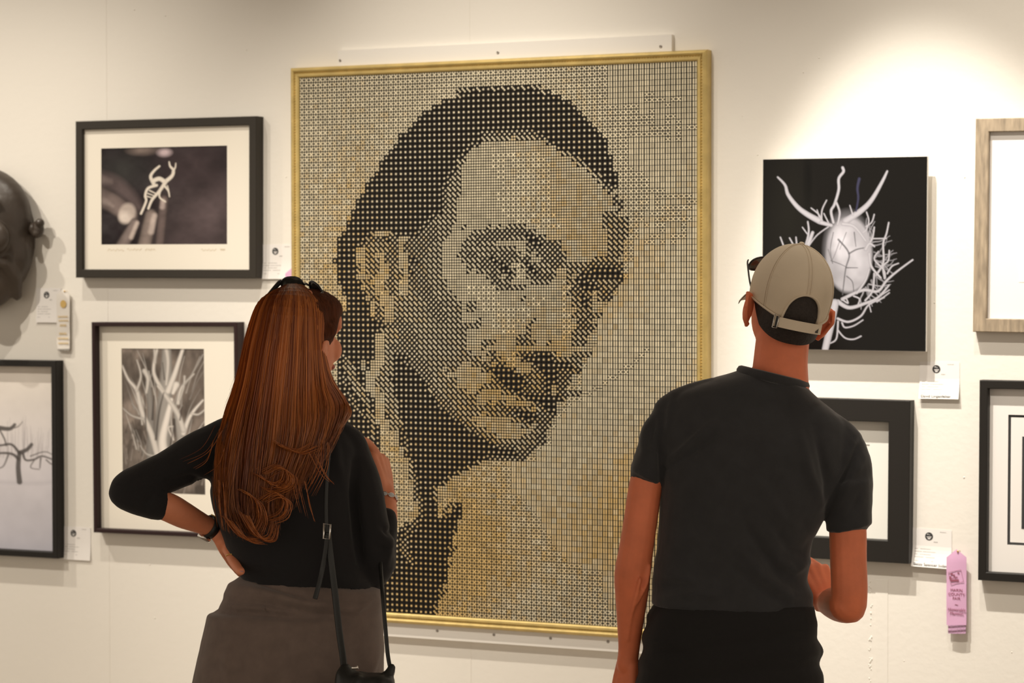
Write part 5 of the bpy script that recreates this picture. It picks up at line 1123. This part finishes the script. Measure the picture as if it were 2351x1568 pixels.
def strand(path, r0, c0, c1, fade=1.0):
    n = len(path); k0 = len(sv); off = wom.location
    for i in range(n):
        t_ = (path[min(i + 1, n - 1)] - path[max(i - 1, 0)]).normalized(); x = t_.cross(FH); x = x.normalized() if x.length > 1e-5 else R_.copy(); y = t_.cross(x)
        w = r0 * (1 - .75 * (i / (n - 1)) ** 2.5); u = i / (n - 1)
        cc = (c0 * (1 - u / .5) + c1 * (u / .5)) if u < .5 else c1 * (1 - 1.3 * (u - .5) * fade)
        for a in (0, 2.094, 4.189):
            sv.append(tuple(path[i] + x * (w * math.cos(a)) + y * (w * math.sin(a)) - off)); scol.append((*cc, 1))
    for i in range(n - 1):
        for q in range(3): sf.append((k0 + i * 3 + q, k0 + i * 3 + (q + 1) % 3, k0 + (i + 1) * 3 + (q + 1) % 3, k0 + (i + 1) * 3 + q))
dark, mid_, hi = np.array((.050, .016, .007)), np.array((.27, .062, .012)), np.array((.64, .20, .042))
NS = 4600
for i in range(NS):
    u = random.random() * (NG - 1); gi = min(int(u), NG - 2); fr = u - gi
    g = GD[gi] * (1 - fr) + GD[gi + 1] * fr
    ln = random.uniform(.62, 1.0) if random.random() < .75 else random.uniform(.45, 1.06)
    n = 20; lay = random.random()
    clump = mnoise.noise(V((u * 5.3, 1.7, 0)))
    s_ = spline(g, 40)[:max(8, int(40 * min(ln, 1.0)))]; s_ = s_[np.linspace(0, len(s_) - 1, n).astype(int)]
    ph = random.uniform(0, 6.28) if random.random() < .3 else clump * 7; amp = random.uniform(3, 13); fq = random.uniform(5, 8)
    jx, jd = max(-9 if u > .5 else -1, min(9 if u < 6.4 else 3, random.gauss(0, 6))), -.004 + .020 * lay
    path = []
    for k in range(n):
        tt = k / (n - 1) * ln; x, y, d = s_[k]
        wv = amp * (tt ** 2.2) * math.sin(fq * tt + ph) + 14 * tt ** 4 * math.sin(9 * tt + ph * 1.3)
        dd = .010 * tt ** 2 * math.sin(fq * tt + ph + 1.2)
        path.append(P(x + jx * min(1, tt * 3) + wv, y + random.gauss(0, .6), d + jd * min(1, .3 + tt) + dd))
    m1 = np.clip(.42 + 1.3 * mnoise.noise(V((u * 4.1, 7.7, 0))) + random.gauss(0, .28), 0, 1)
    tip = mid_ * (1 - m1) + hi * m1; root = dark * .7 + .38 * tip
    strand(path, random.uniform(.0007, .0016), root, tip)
# curled ends
for (pts, k_n) in (([(608, 1088), (640, 1074), (666, 1088), (662, 1114), (632, 1128), (606, 1122)], 30), ([(603, 1150), (634, 1136), (660, 1152), (650, 1184), (620, 1196)], 26), ([(590, 1090), (625, 1110), (650, 1105), (655, 1080)], 30), ([(560, 1180), (590, 1230), (620, 1235), (632, 1200)], 36), ([(640, 1020), (690, 1040), (730, 1025)], 26), ([(520, 1190), (560, 1235), (595, 1240)], 30), ([(560, 1130), (590, 1150), (600, 1190), (585, 1225)], 26),
                 ([(508, 985), (475, 1035), (425, 1062)], 4), ([(500, 1020), (485, 1060), (455, 1080)], 4), ([(740, 1010), (735, 1070), (705, 1130)], 12), ([(500, 1100), (502, 1160), (510, 1215)], 14), ([(720, 1040), (745, 1090), (765, 1110)], 4), ([(690, 1100), (700, 1150), (712, 1190)], 7)):
    for q in range(k_n):
        sh = random.gauss(0, 7.5); s_ = spline([(x + sh + random.gauss(0, 1.5), y + sh * .6 + random.gauss(0, 1.5)) for x, y in pts], 16)
        path = [P(x, y, (-.165 if x > 500 else -.11 - (x - 420) / 80 * .03) + .006 * math.sin(k * .6 + sh) + .004 * random.random()) for k, (x, y) in enumerate(s_)]
        m1 = random.random(); tip = mid_ * (1 - m1) + hi * m1; strand(path, random.uniform(.0004, .0009), tip * .6, tip * .85, .3)
# flyaways
for i in range(170):
    u = random.choice((random.uniform(0, .5), random.uniform(6.3, 7), random.uniform(0, 7))); gi = min(int(u), NG - 2); fr = u - gi; g = GD[gi] * (1 - fr) + GD[gi + 1] * fr
    s_ = spline(g, 30); a = random.randint(1, 16); s_ = s_[a:a + random.randint(8, 13)]; dx = random.gauss(-5 if u < 1 else 5 if u > 6 else 0, 6); n = len(s_)
    strand([P(x + dx * (k / n) ** 2 + random.gauss(0, .5), y - (4 if a < 4 else 0) * k / n, d - .012 * k / n) for k, (x, y, d) in enumerate(s_)], .00045, mid_, hi)
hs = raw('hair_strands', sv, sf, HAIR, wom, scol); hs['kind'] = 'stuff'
# sunglasses on her head
gr, gf, gu = head_axes(math.radians(38), math.radians(13), math.radians(40))
glasses('black oversized sunglasses with trimmed temples resting on the woman\'s auburn hair', P(706, 660, .085), gr, gf, gu, .064, .055, .046, 0, PLAST, .0062, .016, .118, .038, ROSE, .036)
# watch and bracelet
def band_on(name, label, cat, c_, axis, ra, rb, wide, thick, m):
    axis = axis.normalized(); x = axis.orthogonal().normalized(); y = axis.cross(x)
    t = thing(name, label, cat, c_); n = 36; rows = []
    for k in range(n):
        a = 2 * math.pi * k / n; o_ = x * math.cos(a) + y * math.sin(a); q = c_ + o_ * ra
        rows.append([q - axis * wide, q + o_ * thick - axis * wide, q + o_ * thick + axis * wide, q + axis * wide])
    MB().rings(rows, closed=True).build('band', m, t, True)
    return t, x, y
ax = P(500, 1222, .005) - P(462, 1201, -.025); cw = P(482, 1210, -.008)
t, x, y = band_on('wristwatch', 'black strap wristwatch on the woman\'s left wrist, beside her waist', 'watch', cw, ax, .0232, .0232, .0085, .0022, LEATH)
dn = (-UZ - R_ * .3).normalized(); a_ = ax.normalized(); dn = (dn - a_ * dn.dot(a_)).normalized(); sd = a_.cross(dn)
MB().rings([[cw + dn * h_ + a_ * (.014 * k_ * u) + sd * (.014 * k_ * v) for u, v in sup(24, 3)] for h_, k_ in ((.0225, .9), (.024, 1), (.029, 1), (.0305, .85))]).build('case', SILV, t, True)
MB().rings([[cw + dn * h_ + a_ * (.0105 * u) + sd * (.0105 * v) for u, v in sup(24, 3)] for h_ in (.0303, .0312)]).build('dial', INK, t)
q = cw - dn * .0255; MB().tube([q + a_ * .010 + sd * .004, q - a_ * .010 + sd * .004, q - a_ * .010 - sd * .006, q + a_ * .010 - sd * .006], .0012, 6, closed=True).build('buckle', BRASS, t, True)
ax = P(886, 1125, .14) - P(888, 1165, .122); cw = P(887, 1143, .133); a_ = ax.normalized()
t = thing('bracelet', 'silver link bracelet with oval stones on the woman\'s raised right wrist', 'bracelet', cw)
x = (R_ - a_ * R_.dot(a_)).normalized(); y = a_.cross(x); N_ = 9
for k in range(N_):
    a = 2 * math.pi * k / N_ + .35; o_ = x * math.cos(a) + y * math.sin(a); tg = -x * math.sin(a) + y * math.cos(a); q = cw + o_ * .0245 - a_ * (.004 * math.cos(a))
    MB().ell(q, tg * .0068, a_ * .0046, o_ * .0022, 16, 8).build('stone', STONE, t, True)
    MB().tube([q + tg * (.0072 * math.cos(b_)) + a_ * (.005 * math.sin(b_)) for b_ in np.linspace(0, 2 * math.pi, 16, endpoint=False)], .0009, 6, closed=True).build('setting', SILV, t, True)
    a2 = a + math.pi / N_; o2 = x * math.cos(a2) + y * math.sin(a2); q2 = cw + o2 * .0245 - a_ * (.004 * math.cos(a2)); MB().ell(q2, x * .0022, y * .0022, a_ * .0022, 8, 6).build('link', SILV, t, True)
# handbag on its long strap
bag = thing('handbag', 'soft black leather shoulder bag hanging at the woman\'s right hip', 'bag', G(838, .60, -.20))
k = MB()
loft(k, [(786, 1524, 800, 1524, -.195, .012), (775, 1540, 826, 1546, -.20, .026), (770, 1556, 900, 1552, -.205, .036), (766, 1590, 906, 1588, -.21, .046), (763, 1650, 909, 1650, -.215, .055), (762, 1720, 910, 1720, -.215, .058), (768, 1775, 904, 1775, -.215, .05), (785, 1795, 888, 1795, -.215, .03)], e=2.8, sub=3)
limb(k, [(790, 1535, -.197, 11), (815, 1552, -.205, 12)]); limb(k, [(900, 1532, -.197, 9), (893, 1548, -.2, 13), (870, 1568, -.205, 14)])
fuse(k, 'bag_body', LEATH, bag, .005, 3, creases([([(830, 1540), (815, 1568), (800, 1600)], 8, .006), ([(850, 1560), (860, 1620)], 10, -.006), ([(880, 1560), (860, 1590)], 8, .005)], .002, 20))
def strap(pts, w_, name, th=.0022):
    q = spline(pts, 48); MB().tube([P(x, y, d) for x, y, d in q], [(w_ / SC, th)] * 48, 8, flat=R_).build(name, LEATH, bag, True)
strap([(776, 986, .06), (772, 975, .0), (766, 990, -.07), (757, 1030, -.105), (751, 1080, -.118), (748, 1150, -.122), (749, 1205, -.122), (752, 1225, -.124)], 4.6, 'strap')
strap([(752, 1222, -.126), (760, 1290, -.126), (770, 1370, -.142), (779, 1450, -.165), (787, 1505, -.185), (790, 1532, -.198)], 7.5, 'strap', .003)
strap([(751, 1228, -.13), (747, 1265, -.128), (739, 1310, -.128), (730, 1350, -.138), (723, 1375, -.145)], 5.5, 'strap_tail')
strap([(820, 1000, .12), (850, 1120, .10), (870, 1250, .0), (875, 1320, -.06), (878, 1360, -.135), (884, 1430, -.165), (890, 1500, -.185), (896, 1534, -.198)], 4.6, 'strap')
cb_ = [(744, 1202), (759, 1204), (757, 1238), (743, 1236)]
MB().tube([P(x, y, -.131) for x, y in cb_], .0022, 8, closed=True).build('buckle', SILV, bag, True)
MB().tube([P(808, 1534, -.232), P(822, 1532, -.234)], .0035, 8).build('zip_pull', SILV, bag, True)
